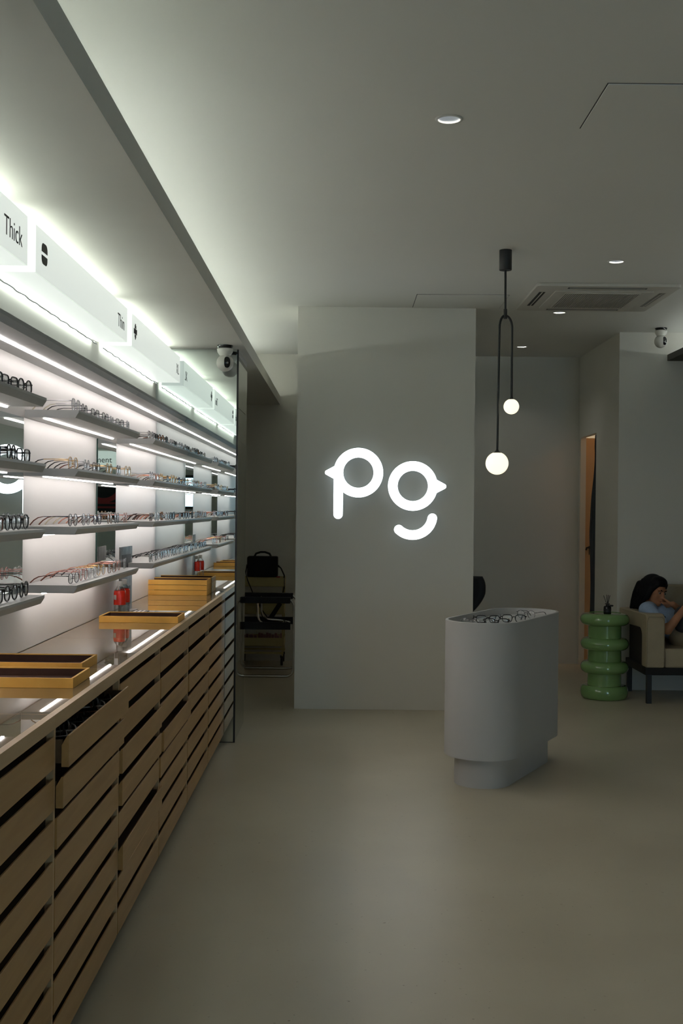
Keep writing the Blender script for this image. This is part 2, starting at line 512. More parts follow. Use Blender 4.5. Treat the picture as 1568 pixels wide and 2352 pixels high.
# ceiling hatches
def hatch(x0, x1, y0, y1, label):
    h = thing('access_hatch', label, 'ceiling hatch', (0, 0, 0), 0)
    f = MB(); g = 0.004
    MB().box(x0 + g, x1 - g, y0 + g, y1 - g, ZC - .0045, ZC + .005).build('hatch_panel', M['ceil'], h)
    f.box(x0, x1, y1 - g, y1, ZC - .0008, ZC + .004)
    f.box(x0, x0 + g, y0, y1, ZC - .0008, ZC + .004).box(x1 - g, x1, y0, y1, ZC - .0008, ZC + .004)
    f.box(x0, x1, y0, y0 + g, ZC - .0008, ZC + .004)
    f.build('hatch_gap', M['ac_dark'], h)
hatch(0.85, 1.32, 3.76, 4.21, 'flush white square ceiling hatch nearest the camera, cut by the picture edge')
hatch(0.465, 1.07, 7.49, 7.985, 'flush white ceiling hatch touching the top of the lit pillar')

# ------------------------------------------------------------------ mirrors
mt = thing('wall_mirror', 'full-height wall mirror closing the far end of the eyeglass counter', 'mirror', (0, 0, 0))
MB().box(XW, -0.640, YM, YM + .006, 0.004, 2.335).build('mirror_glass', M['mirror'], mt)
MB().box(-0.640, -0.630, YM - .003, YM + .012, 0, 2.335).box(XW, -0.640, YM + .006, YM + .012, 0, 2.335).box(XW, -0.63, YM - .001, YM + .012, 0, 0.004).build('mirror_frame', M['black_edge'], mt)
ms = thing('side_mirror', 'dark tinted mirror panel on the side of the partition beside the alcove', 'mirror', (0, 0, 0))
g = MB().box(-0.642, -0.632, YM + .012, 7.46, 0.004, 1.797).box(-0.642, -0.632, YM + .012, 7.46, 1.80, 1.99).box(-0.642, -0.632, YM + .012, 7.46, 1.993, 2.30)
g.build('mirror_glass', M['mirror_side'], ms)
MB().box(-0.642, -0.634, YM + .012, 7.46, 2.302, 2.338).build('mirror_rail', M['canopy'], ms)

# ------------------------------------------------------------------ shelf wall: panels, mirror strips, shelves, canopies
BAYS = [('near', 2.37, 3.55), ('middle', 3.98, 5.18), ('far', 5.60, YM)]
ROWS = [('top', 1.730), ('second', 1.527), ('third', 1.325), ('lowest', 1.122)]
ZCAN = 1.933
XP = XW + .006
for nm, a, b in BAYS:
    tag(MB().box(XW, XP, a, b - (0.001 if nm == 'far' else 0), ZT + .002, ZCAN - .028).build('wall_panel', M['wall_shelf']),
        'white laminate back panel behind the shelves of the %s bay' % nm, 'wall panel', 'white back panels of the shelf wall')
for nm, a, b in (('between the near and middle bays', 3.55, 3.98), ('between the middle and far bays', 5.18, 5.60)):
    s = thing('mirror_strip', 'narrow upright mirror strip %s of eyeglass shelves' % nm, 'mirror', (0, 0, 0), 0, 'mirror strips of the shelf wall')
    MB().box(XW, XW + .012, a + .003, b - .001, 1.097, 1.702).build('mirror_glass', M['mirror'], s)
    MB().box(XW, XW + .0125, a, a + .003, 1.097, 1.702).build('mirror_edge', M['mirror_edge'], s)
    tag(MB().box(XW, XP, a, b, ZT + .002, 1.096).build('wall_panel', M['wall_shelf']), 'low white panel under the mirror strip %s' % nm, 'wall panel', 'white back panels of the shelf wall')
    tag(MB().box(XW, XP, a, b, 1.703, ZCAN - .028).build('wall_panel', M['wall_shelf']), 'white panel above the mirror strip %s' % nm, 'wall panel', 'white back panels of the shelf wall')
tag(MB().box(XW, XP, 0.8, 2.37, ZT + .002, ZCAN - .03).build('wall_panel', M['wall_shelf']), 'white laminate back panel nearest the camera, left of the near bay', 'wall panel', 'white back panels of the shelf wall')

def shelf_profile(zt, xf, th=.027, ins=.0115):
    return [(XP if xf > -1.0 else XP, zt - th), (xf - ins, zt - th), (xf, zt - .009), (xf, zt), (XP, zt)]
SHX = -0.919
for bn, a, b in BAYS:
    for rn, z in ROWS:
        bb = b - (.002 if bn == 'far' else 0)
        s = thing('display_shelf', 'grey lit display shelf, %s of four in the %s bay' % (rn, bn), 'shelf', (0, a, z), 0, 'grey lit shelves on the left wall')
        MB().prism([(XW + .014, -.027), (SHX - .0115, -.027), (SHX, -.008), (SHX, 0), (XW + .014, 0)], 'y', 0, bb - a).build('board', M['shelf'], s)
        MB().box(-1.0445, -1.0355, .012, bb - a - .012, -.031, -.027).build('light_strip', M['tube'], s)
CAN = [(0.39, 2.00), (2.00, 3.61), (3.61, 5.22), (5.22, YM - .002)]
for i, (a, b) in enumerate(CAN):
    s = thing('shelf_canopy', ['long grey lit canopy above the shelves, nearest length', 'long grey lit canopy above the near bay shelves, under the Thick sign',
              'long grey lit canopy length above the middle bay shelves', 'long grey lit canopy length above the far bay, meeting the mirror'][i], 'canopy', (0, a, ZCAN), 0, 'canopy lengths over the shelves')
    L = b - a
    MB().prism([(XW, -.030), (-0.947, -.030), (-0.9355, -.012), (-0.9355, 0), (XW, 0)], 'y', .0015, L - .0015).build('board', M['canopy'], s)
    MB().box(-1.0395, -1.0305, .006, L - .006, -.0345, -.030).build('light_strip', M['tube'], s)

# sign boxes above the canopy
SB = [(0.33, 1.86), (1.96, 3.49), (3.585, 5.10), (5.217, 6.75)]
XSF = -0.9665
SZ0, SZ1 = 2.126, 2.275
SLAB = ['backlit white sign box lettered Thick, above the near shelves', 'backlit white sign box lettered Thin with a barred black icon',
        'backlit white sign box lettered XL beside the end mirror']
for i, (a, b) in enumerate(SB[1:]):
    s = thing('sign_box', SLAB[i], 'sign', (0, 0, 0), 0, 'backlit sign boxes above the shelves')
    MB().box(XW + .02, XSF - .006, a, b, SZ0, SZ1).build('housing', M['sign_side'], s)
    MB().box(XSF - .006, XSF, a, b, SZ0, SZ1).build('face', M['sign_face'], s)
    tb = Matrix.Translation((XSF + .0002, 0, 0)) @ Matrix.Rotation(PI / 2, 4, 'Z') @ Matrix.Rotation(PI / 2, 4, 'X')
    def put(txt, y, z, size, o=0): text_mesh('lettering', txt, size, M['ink'], s, Matrix.Translation((0, y, z)) @ tb, offset=o)
    if i == 0: put('Thick', 3.247, 2.168, 0.083, -.0008)
    if i == 1:
        put('Thin', 4.885, 2.166, 0.083, -.0008)
        ic = MB(); y0, y1, z0, z1 = 3.652, 3.722, 2.169, 2.236
        P = rrect(y0, y1, z0, z1, .02)
        up = [p for p in P if p[1] > 2.206]; lo = [p for p in P if p[1] < 2.198]
        up = [(y0, 2.2075)] + [(y1, 2.2075)] + sorted([p for p in up], key=lambda p: math.atan2(p[1] - 2.2025, p[0] - (y0 + y1) / 2))
        lo = [(y1, 2.1965)] + [(y0, 2.1965)] + sorted([p for p in lo], key=lambda p: math.atan2(p[1] - 2.2025, p[0] - (y0 + y1) / 2))
        ic.prism(up, 'x', XSF, XSF + .001).prism(lo, 'x', XSF, XSF + .001)
        ic.build('icon', M['ink'], s)
    if i == 2:
        put('XL', 6.60, 2.166, 0.083, -.0008)
        ic = MB(); yc, zc = 5.30, 2.203
        ic.box(XSF, XSF + .001, yc - .018, yc + .018, zc + .014, zc + .028).box(XSF, XSF + .001, yc - .018, yc + .018, zc - .028, zc - .014)
        ic.box(XSF, XSF + .001, yc - .038, yc + .038, zc - .012, zc + .012)
        ic.box(XSF, XSF + .001, yc - .008, yc + .008, zc + .028, zc + .036).box(XSF, XSF + .001, yc - .008, yc + .008, zc - .036, zc - .028)
        ic.build('icon', M['ink'], s)
    # LED lines on top and underneath, behind the box
    MB().box(XW + .0005, XW + .012, a + .02, b - .02, SZ1 - .02, SZ1 + .004).build('light_strip', M['tube_sign'], s)
    MB().box(XW + .013, XW + .0165, a + .03, b - .03, SZ0 - .008, SZ0 - .0045).build('light_strip', M['tube_under'], s)
    # slightly sagging cable under the box
    MB().tube([(XW + .021, a + .01 + (b - a - .02) * q / 30, SZ0 - .010 + .0016 * math.sin(q * 2.1) + .001 * math.sin(q * 4.7)) for q in range(31)], .0028, 8).build('cable', M['canopy'], s, True)

# cove lights resting on the soffits
tag(MB().box(-0.99, -0.975, -2.8, 3.6, 2.36, 2.368).build('cove_light_strip', M['tube_cove']), 'hidden light strip in the cove above the counter, nearer length', 'light strip')
tag(MB().box(-0.99, -0.975, 3.61, 10.2, 2.36, 2.368).build('cove_light_strip', M['tube_cove_far']), 'hidden light strip in the cove above the counter, farther length', 'light strip')
tag(MB().box(2.80, 2.815, 2.2, 8.9, 2.60, 2.608).build('cove_light_strip', M['tube_cove_far']), 'hidden light strip lying in the ceiling cove above the sofa', 'light strip')

# ------------------------------------------------------------------ drawer cabinets
UW = 0.805
PULL = {(4, 0): .031, (4, 1): .018, (4, 2): .004, (3, 2): .010, (3, 3): .010, (3, 5): .014, (2, 3): .016, (3, 1): .003, (2, 1): .003, (1, 1): .004, (1, 2): .004, (2, 4): .004}
CABN = ['drawer cabinet meeting the end mirror', 'second drawer cabinet from the end mirror', 'third drawer cabinet from the end mirror',
        'fourth drawer cabinet from the end mirror, some drawers slightly ajar', 'drawer cabinet with its top drawer pulled out, showing eyeglasses inside', 'drawer cabinet nearest the camera, cut by the picture edge']
for k in range(6):
    y1 = YM - .002 - UW * k; y0 = y1 - UW + .001
    cab = thing('drawer_cabinet', 'oak ' + CABN[k], 'cabinet', (0, 0, 0), 0, 'oak drawer cabinets under the counter')
    c = MB()
    c.box(XW, XD - .020, y0, y0 + .009, .045, ZT - .009).box(XW, XD - .020, y1 - .009, y1, .045, ZT - .009)
    c.box(XW, XW + .01, y0 + .009, y1 - .009, .045, ZT - .009)
    c.box(XW, XD - .03, y0, y1, .035, .045)
    c.box(XW + .02, XD - .09, y0, y1, 0, .035)
    # web behind the finger gaps, its oak darkened to stand in for shade
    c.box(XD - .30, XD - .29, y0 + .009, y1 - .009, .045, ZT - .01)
    c.build('carcass', M['oak_in_shade'], cab)
    rl = MB().box(XD - .018, XD, y0, y1, ZT - .034, ZT)
    rl.build('front_rail', M['oak_edge'], cab)
    for q in (y0, y1 - .0075): MB().box(XD - .020, XD - .0015, q, q + .0075, .05, ZT - .034).build('divider', M['oak_edge'], cab)
    MB().box(XW + .0065, XD - .0185, y0 + .0018, y1, ZT - .008, ZT).build('glass_top', M['counter'], cab)
    MB().box(XW + .0065, XD - .0185, y0, y0 + .0018, ZT - .008, ZT).build('glass_seam', M['oak_edge'], cab)
    for d in range(8):
        zt = ZT - .053 - .1013 * d; zb = zt - .077
        off = PULL.get((k, d), 0.0)
        fr = MB().prism([(XD - .018 + off, zb), (XD + off, zb), (XD + off, zt - .0006), (XD + off - .0008, zt), (XD + off - .0045, zt), (XD - .018 + off, zt - .024)], 'y', y0 + .0095, y1 - .0095)
        dr = fr.build('drawer', M['oak'], cab)
        if off > .008:
            bx = MB(); xb = XD - .018 + off
            bx.box(XD - .28, xb, y0 + .014, y0 + .024, zb + .008, zt - .012).box(XD - .28, xb, y1 - .024, y1 - .014, zb + .008, zt - .012)
            bx.box(XD - .28, xb, y0 + .024, y1 - .024, zb + .008, zb + .014)
            bx.build('drawer_box', M['oak_in_shade'], dr)

# ------------------------------------------------------------------ trays on the counter
def tray(name_label, x1, y0, z, w=.345, d=.215, h=.0278, group='gold trays on the counter'):
    t = thing('tray', name_label, 'tray', (x1 - w, y0, z), 0, group)
    e = .007
    MB().box(0, w, 0, e, 0, h).box(0, w, d - e, d, 0, h).box(0, e, e, d - e, 0, h).box(w - e, w, e, d - e, 0, h).box(e, w - e, e, d - e, 0, .003).build('rim', M['tray'], t)
    l = MB().box(e, w - e, e, d - e, .003, .0045)
    l.box(e, w - e, e, e + .0012, .0045, h - .003).box(e, w - e, d - e - .0012, d - e, .0045, h - .003)
    l.box(e, e + .0012, e, d - e, .0045, h - .003).box(w - e - .0012, w - e, e, d - e, .0045, h - .003)
    l.build('lining', M['tray_in'], t)
    return t
ZS = ZT + .0006
tray('gold-edged tray nearest the camera, holding a small white card', -0.748, 3.205, ZS)
tray('gold-edged empty tray just behind the nearest tray', -0.793, 3.515, ZS)
tray('single gold-edged tray in front of the two red-labelled bottles', -0.716, 5.02, ZS)
for q, nm in enumerate(('bottom', 'middle', 'top')):
    tray('gold-edged tray, %s of the stack of three by the mirror' % nm, -0.778, 6.60, ZS + .0300 * q)
tag(MB().box(-0.905, -0.86, 3.222, 3.29, ZS + .005, ZS + .0062).build('price_card', M['white_plastic']), 'small white card lying in the nearest gold tray', 'card')

# bottles
def bottle(label, x, y, s=1.0):
    b = thing('water_bottle', label, 'bottle', (x, y, ZS), 0, 'red-labelled water bottles')
    R = .0275 * s
    prof = [(0, 0.001), (R * .8, 0), (R, .006), (R * .97, .02), (R, .034), (R * .97, .046), (R, .055), (R, .105), (R * .93, .117), (R * .70, .128), (.0125, .137), (.0125, .142)]
    MB().lathe([(r, z * s) for r, z in prof], n=28).build('body', M['water'], b, True, 40)
    MB().lathe([(R + .0006, .052 * s), (R + .0006, .104 * s), (R * .94, .1165 * s), (R * .90, .1175 * s)], n=28, caps=False).build('label_wrap', M['label_red'], b, True, 40)
    # small white panel on the label, facing the aisle and the camera
    pv = []
    for i in range(6):
        t = -PI / 2 - 1.0 + .12 * i
        pv.append(((R + .0012) * math.cos(t), (R + .0012) * math.sin(t)))
    vs = [(p[0], p[1], .076 * s) for p in pv] + [(p[0], p[1], .098 * s) for p in pv]
    MB().add(vs, [(i, i + 1, 7 + i, 6 + i) for i in range(5)]).build('label_patch', M['label_white'], b)
    MB().lathe([(.0140, .140 * s), (.0145, .141 * s), (.0145, .158 * s), (.0135, .160 * s), (0, .160 * s)], n=24).build('cap', M['cap_white'], b, True, 40)
    MB().lathe([(.0155, .1365 * s), (.0155, .139 * s)], n=24, caps=False).build('collar', M['cap_white'], b, True)
    return b
bottle('front one of two red-labelled water bottles with white caps behind the tray', -1.031, 5.33)
bottle('rear one of two red-labelled water bottles, half hidden by the front bottle', -1.040, 5.475)
# acrylic sign stand
st = thing('sign_holder', 'smoked acrylic sign holder with grey print standing behind the bottles', 'sign holder', (-1.056, 5.445, ZS), math.radians(-3))
MB().box(-.003, .003, 0, .24, 0, .313).build('panel', M['acrylic'], st)
for q0, q1 in ((.21, .275), (.03, .12)): MB().box(.003, .0036, .03, .21, q0, q1).build('print', M['acrylic_print'], st)
MB().box(-.035, .035, 0.05, .24, 0, .003).build('foot', M['acrylic'], st)
lc = thing('leaflet', 'black and white striped leaflet lying flat beside the bottles', 'leaflet', (-0.985, 5.50, ZS), 0)
MB().box(-.03, .045, 0, .11, 0, .0015).build('sheet', M['ink'], lc)
MB().box(-.02, -.008, .008, .10, .0015, .0017).box(.0, .012, .008, .10, .0015, .0017).box(.02, .03, .008, .10, .0015, .0017).build('stripe', M['cap_white'], lc)

# ------------------------------------------------------------------ eyeglasses
PROTO = {}
def outline(shape, w, h, n=26):
    pts = []
    for i in range(n):
        t = 2 * PI * i / n
        c, s = math.cos(t), math.sin(t)
        e = {'round': 2.1, 'square': 3.6, 'oval': 2.3, 'aviator': 2.4}[shape]
        x = math.copysign(abs(c) ** (2 / e), c) * w / 2
        z = math.copysign(abs(s) ** (2 / e), s) * h / 2
        if shape == 'aviator' and z < 0: x *= 1 - .22 * (-z / (h / 2))
        if shape == 'square' and z < 0: x *= 1 - .08 * (-z / (h / 2))
        pts.append((x, z))
    return pts
def proto_glasses(shape, colour, tip, thick):
    key = (shape, colour, tip, thick)
    if key in PROTO: return PROTO[key]
    w, h = {'round': (.047, .043), 'square': (.052, .038), 'oval': (.050, .036), 'aviator': (.054, .046)}[shape]
    rr = .0022 if thick else .0011
    root = bpy.data.objects.new('eyeglasses', None); root.empty_display_size = .03
    C.objects.link(root)
    fm, tm = FR[colour], TIP[tip]
    yc = w / 2 + .009
    zc = h / 2 + rr
    O = outline(shape, w, h)
    f = MB()
    for sgn in (-1, 1):
        f.tube([(0, sgn * yc + p[0], zc + p[1]) for p in O], rr, 6, closed=True)
    br = [(0, -yc + w / 2, zc + h * .12), (.002, -.005, zc + h * .22), (.003, 0, zc + h * .24), (.002, .005, zc + h * .22), (0, yc - w / 2, zc + h * .12)]
    f.tube(br, rr * 1.1, 6)
    for sgn in (-1, 1):
        yo = sgn * (yc + w / 2)
        f.tube([(0, yo, zc + h * .25), (-.001, yo + sgn * .005, zc + h * .26), (-.006, yo + sgn * .0065, zc + h * .26)], rr * 1.4, 6)
        f.tube([(-.002, sgn * .006, zc - h * .02), (-.006, sgn * .0075, zc - h * .08)], .0016, 6)
    f.build('frame_front', fm, root, True, 60)
    for sgn in (-1, 1):
        l = MB(); n = len(O)
        vs = []
        for q in (.985, .66, .33):
            vs += [(.0034 * (1 - q * q) - .0004, sgn * yc + p[0] * q, zc + p[1] * q) for p in O]
        vs.append((.0030, sgn * yc, zc))
        fs = [(a * n + i, a * n + (i + 1) % n, (a + 1) * n + (i + 1) % n, (a + 1) * n + i) for a in (0, 1) for i in range(n)]
        fs += [(2 * n + i, 2 * n + (i + 1) % n, 3 * n) for i in range(n)]
        m_ = len(vs); vs += [(p[0] - .0014, p[1], p[2]) for p in vs]
        fs += [tuple(m_ + i for i in f[::-1]) for f in fs]
        fs += [(i, m_ + i, m_ + (i + 1) % n, (i + 1) % n) for i in range(n)]
        l.add(vs, fs)
        l.build('lens', M['lens'], root, True, 50)
    for sgn in (-1, 1):
        yo = sgn * (yc + w / 2 + .0065)
        zt = zc + h * .26
        a = [(-.006, yo, zt), (-.05, yo - sgn * .002, zt + .0005), (-.088, yo - sgn * .005, zt)]
        b = [(-.088, yo - sgn * .005, zt), (-.108, yo - sgn * .007, zt - .004), (-.124, yo - sgn * .009, zt * .58), (-.139, yo - sgn * .012, .0035)]
        t = MB()
        t.tube(a, rr * 1.15, 6, 0, flat=1.0 if not thick else .6)
        t.tube(b, [rr * 1.15, rr * 1.5 + .0004, rr * 1.3 + .0009, rr * 1.2 + .0012], 6, 1)
        t.build('temple', [fm, tm], root, True, 60)
    PROTO[key] = root
    root['_used'] = 0
    return root
def place_glasses(style, label, loc, rz, group, rx=0, ry=0):
    p = proto_glasses(*style)
    if p['_used'] == 0:
        p['_used'] = 1; o = p
    else:
        o = copy_tree(p)
    o.location = loc; o.rotation_euler = (rx, ry, rz)
    tag(o, label, 'eyeglasses', group)
    return o
def desc(st):
    sh, col, tip, th = st
    if col in ('black', 'brown', 'tortoise', 'clear', 'pink', 'navy'):
        return ('thick ' if th else 'slim ') + col + ' ' + sh
    return 'thin ' + col + ' ' + sh
K = lambda sh, c, t='black', th=False: (sh, c, t, th)
STY = {
 ('near', 'top'): [K('square', 'black', 'black', True)] * 3 + [K('round', 'black', 'black', True)],
 ('near', 'second'): [K('square', 'black', 'black', True), K('square', 'navy', 'black', True), K('round', 'black', 'black', True), K('square', 'black', 'black', True)],
 ('near', 'third'): [K('round', 'black', 'black', True), K('square', 'brown', 'brown', True), K('round', 'black', 'black', True), K('round', 'black', 'black', True)],
 ('near', 'lowest'): [K('round', 'black', 'black', True), K('square', 'black', 'black', True), K('round', 'black', 'black', True), K('round', 'black', 'black', True)],
 ('middle', 'top'): [K('aviator', 'silver', 'clear'), K('round', 'gunmetal'), K('square', 'gunmetal'), K('square', 'black'), K('oval', 'silver'), K('square', 'gunmetal'), K('round', 'silver')],
 ('middle', 'second'): [K('round', 'gold'), K('round', 'silver'), K('square', 'gunmetal', 'brown'), K('round', 'gold'), K('round', 'gunmetal'), K('aviator', 'gold')],
 ('middle', 'third'): [K('round', 'gunmetal', 'brown'), K('round', 'silver', 'clear'), K('square', 'navy', 'pink'), K('round', 'tortoise', 'brown'), K('round', 'gunmetal', 'brown'), K('round', 'rose gold', 'brown')],
 ('middle', 'lowest'): [K('oval', 'gunmetal', 'brown'), K('round', 'pink', 'pink'), K('square', 'clear', 'black'), K('round', 'gold', 'pink'), K('square', 'tortoise', 'pink'), K('round', 'rose gold', 'pink'), K('round', 'silver', 'clear')],
 ('far', 'top'): [K('square', 'clear', 'black', True), K('square', 'black', 'black', True), K('round', 'tortoise', 'brown', True), K('round', 'black', 'black', True), K('square', 'clear', 'black', True), K('square', 'black', 'brown', True), K('round', 'silver')],
 ('far', 'second'): [K('round', 'silver', 'clear'), K('square', 'rose gold', 'pink'), K('round', 'gold', 'clear'), K('square', 'gunmetal'), K('aviator', 'gold', 'clear'), K('round', 'gold', 'clear'), K('round', 'navy')],
 ('far', 'third'): [K('square', 'brown', 'brown'), K('round', 'clear', 'black', True), K('round', 'tortoise', 'brown', True), K('square', 'clear', 'pink', True), K('square', 'black', 'black', True), K('round', 'gunmetal'), K('square', 'black')],
 ('far', 'lowest'): [K('square', 'black')] * 2 + [K('square', 'gunmetal')] + [K('square', 'black')] * 2 + [K('round', 'gunmetal')] + [K('square', 'black')] * 2,
}
ORD = ['first', 'second', 'third', 'fourth', 'fifth', 'sixth', 'seventh', 'eighth', 'ninth']
for (bn, a, b) in BAYS:
    for rn, z in ROWS:
        S = STY[(bn, rn)]
        n = len(S)
        if bn == 'near': ys = [3.03, 3.17, 3.31, 3.455]
        else:
            st0 = a + .115; en = b - .10
            stp = (en - st0) / (n - 1)
            jit = min(.030, (stp - .139) * .5)
            ys = [st0 + stp * i + (random.uniform(-jit, jit) if 0 < i < n - 1 else 0) for i in range(n)]
        for i, s in enumerate(S):
            x = -0.958 + random.uniform(-.006, .006)
            lab = '%s eyeglasses, %s from the near end, %s shelf of %s bay' % (desc(s), ORD[i], rn, bn)
            if bn == 'near':
                lab = '%s eyeglasses, %s from the mirror strip, %s shelf of near bay' % (desc(s), ORD[n - 1 - i], rn)
            place_glasses(s, lab, (x, ys[i] + random.uniform(-.004, .004), z + .0003), random.uniform(-.09, .09), 'eyeglasses on the %s shelf' % rn)
# in the open drawer
k = 4; y1 = YM - .002 - UW * k; y0 = y1 - UW
zb = ZT - .053 - .077 + .0145
dsty = [K('square', 'black', 'black', True), K('round', 'silver'), K('square', 'clear', 'black', True), K('round', 'black', 'black', True), K('square', 'gunmetal'), K('square', 'brown', 'brown', True), K('square', 'clear', 'black', True), K('round', 'black', 'black', True)]
for i, s in enumerate(dsty):
    place_glasses(s, '%s eyeglasses, %s from the near end inside the open drawer' % (desc(s), ORD[i]),
                  (XD - .028, y0 + .085 + i * .0915, zb + .0065), 0.50, 'eyeglasses in the open drawer')

# ------------------------------------------------------------------ logo sign on the pillar
def px(u, v, Y):
    dx, dy = u - 788, v - 1167
    a = math.radians(.6); c, s = math.cos(a), math.sin(a)
    return ((dx * c + dy * s) * Y / F, HC - (-dx * s + dy * c) * Y / F)
YS0, YS1 = 7.93, 7.965
sp = (YS0 / F)
logo = thing('logo_sign', 'large glowing white pg letters with little beaks mounted on the pillar', 'sign', (0, 0, 0))
def P(x, y):  # position in the enlarged crop
    X, Z = px(720 + x / 4.6118, 1000 + y / 4.6118, YS0); return X, Z
sc_ = sp / 4.6118
def stroke(mb, pts, hw, y0, y1, m=0, n=10):
    """flat rounded stroke along pts (x,z) extruded in y"""
    L = []; R = []
    k = len(pts)
    V = [Vector(p) for p in pts]
    for i in range(k):
        d = (V[min(i + 1, k - 1)] - V[max(i - 1, 0)]).normalized(); nn = Vector((-d.y, d.x))
        L.append(V[i] + nn * hw); R.append(V[i] - nn * hw)
    def cap(c, d):
        a0 = math.atan2(-d.x, d.y)  # direction of the right side
        return [Vector((c.x + hw * math.cos(a0 + PI * j / n), c.y + hw * math.sin(a0 + PI * j / n))) for j in range(1, n)]
    d1 = (V[-1] - V[-2]).normalized(); d0 = (V[0] - V[1]).normalized()
    e = [V[-1] + (Vector((d1.y, -d1.x)) * math.cos(PI * j / n) + d1 * math.sin(PI * j / n)) * hw for j in range(1, n)]
    b = [V[0] + (Vector((d0.y, -d0.x)) * math.cos(PI * j / n) + d0 * math.sin(PI * j / n)) * hw for j in range(1, n)]
    poly = R + e + L[::-1] + b
    nP = len(poly); nl = len(L); ne = len(e)
    vs = [(p.x, y0, p.y) for p in poly] + [(p.x, y1, p.y) for p in poly]
    mb.add(vs, [(i, (i + 1) % nP, nP + (i + 1) % nP, nP + i) for i in range(nP)], 1)
    # front/back fill
    for o in (0, nP):
        fs = []
        for i in range(nl - 1):
            r0, r1 = i, i + 1; l0, l1 = nl + ne + (nl - 1 - i), nl + ne + (nl - 1 - i - 1)
            fs.append((o + r0, o + r1, o + l1, o + l0))
        fs.append(tuple(o + q for q in [nl - 1] + list(range(nl, nl + ne)) + [nl + ne]))
        fs.append(tuple(o + q for q in [nl + ne + nl - 1] + list(range(nl + ne + nl, nP)) + [0]))
        mb.add(vs, fs, 0 if o == 0 else 1)
def beak(mb, bx, tip, y0, y1, hw0, rt):
    """rounded pointed beak; base at x bx, tip centre (x,z)"""
    tx, tz = tip
    sg = 1 if tx > bx else -1
    pts = [(bx, tz - hw0)]
    for j in range(9):
        a = -PI / 2 * .8 + PI * .8 * j / 8
        pts.append((tx + sg * rt * math.cos(a), tz + rt * math.sin(a)))
    pts.append((bx, tz + hw0))
    if sg < 0: pts = pts[::-1]
    n_ = len(pts)
    mb.prism(pts, 'y', y0, y1, 1, caps=False)
    mb.add([(p[0], y0, p[1]) for p in pts], [tuple(range(n_))], 0)
    mb.add([(p[0], y1, p[1]) for p in pts], [tuple(range(n_))], 1)
def letter_ring(mb, c):
    R, r = 262 * sc_, 161 * sc_
    n = 72
    vs = []
    for i in range(n):
        t = 2 * PI * i / n
        for rad, yy in ((R, YS0), (r, YS0), (R, YS1), (r, YS1)):
            vs.append((c[0] + rad * math.cos(t), yy, c[1] + rad * math.sin(t)))
    f0 = []; f1 = []
    for i in range(n):
        j = (i + 1) % n
        f0 += [(4 * i, 4 * j, 4 * j + 1, 4 * i + 1)]
        f1 += [(4 * i, 4 * i + 2, 4 * j + 2, 4 * j), (4 * i + 1, 4 * j + 1, 4 * j + 3, 4 * i + 3), (4 * i + 2, 4 * i + 3, 4 * j + 3, 4 * j + 2)]
    o = len(mb.v); mb.add(vs, f0, 0)
    mb.add(vs, f1, 1)
p = MB()
letter_ring(p, P(474, 395))
stroke(p, [P(262, 400), P(261, 620), P(259, 836)], 49 * sc_, YS0 + .0004, YS1)
beak(p, P(250, 393)[0], P(146, 393), YS0 + .0008, YS1, 85 * sc_, 26 * sc_)
p.build('letter_p', [M['logo'], M['logo_side']], logo)
g = MB()
letter_ring(g, P(1050, 536))
beak(g, P(1275, 541)[0], P(1376, 541), YS0 + .0008, YS1, 85 * sc_, 28 * sc_)
# tail: circle through three points
def circ(a, b, c):
    ax, ay = a; bx, by = b; cx, cy = c
    d = 2 * (ax * (by - cy) + bx * (cy - ay) + cx * (ay - by))
    ux = ((ax**2 + ay**2) * (by - cy) + (bx**2 + by**2) * (cy - ay) + (cx**2 + cy**2) * (ay - by)) / d
    uy = ((ax**2 + ay**2) * (cx - bx) + (bx**2 + by**2) * (ax - cx) + (cx**2 + cy**2) * (bx - ax)) / d
    return ux, uy
A_, B_, C_ = (902, 998), (1053, 1056), (1257, 878)
ux, uy = circ(A_, B_, C_); rad = math.hypot(A_[0] - ux, A_[1] - uy)
ta, tc_ = math.atan2(A_[1] - uy, A_[0] - ux), math.atan2(C_[1] - uy, C_[0] - ux)
pts = [P(ux + rad * math.cos(ta + (tc_ - ta) * i / 20), uy + rad * math.sin(ta + (tc_ - ta) * i / 20)) for i in range(21)]
stroke(g, pts, 50 * sc_, YS0, YS1)
g.build('letter_g', [M['logo'], M['logo_side']], logo)
st = MB()
for x, y in ((340, 190), (600, 600), (920, 330), (1180, 740), (1050, 1056)):
    X, Z = P(x, y); st.box(X - .008, X + .008, YS1, 8.0, Z - .008, Z + .008)
st.build('standoff', M['white_plastic'], logo)

# ------------------------------------------------------------------ display stand
SX, SY, STH, SL, SR, SZT, SZB, SIN = 0.8703, 6.1698, 0.48568, 0.30489, 0.19704, 0.8357, 0.1503, 0.05306
stand = thing('display_stand', 'pale grey oval display stand with recessed plinth in the open floor', 'display stand', (SX, SY, 0), -STH)
def stadium(R, L=SL, n=28):
    pts = []
    for i in range(n + 1):
        t = PI * i / n; pts.append((R * math.cos(t), L + R * math.sin(t)))
    for i in range(n + 1):
        t = PI + PI * i / n; pts.append((R * math.cos(t), -L + R * math.sin(t)))
    return pts
b = MB(); O1 = stadium(SR); O2 = stadium(SR - .014); n = len(O1); zi = SZT - .036
vs = [(x, y, SZB) for x, y in O1] + [(x, y, SZT - .002) for x, y in O1] + [(x, y, SZT) for x, y in stadium(SR - .002)] + [(x, y, SZT) for x, y in O2] + [(x, y, zi) for x, y in O2]
fs = []
for lv in range(4):
    fs += [(lv * n + i, lv * n + (i + 1) % n, (lv + 1) * n + (i + 1) % n, (lv + 1) * n + i) for i in range(n)]
fs += [tuple(range(n - 1, -1, -1)), tuple(4 * n + i for i in range(n))]
b.add(vs, fs)
b.build('body', M['stand'], stand, True, 40)
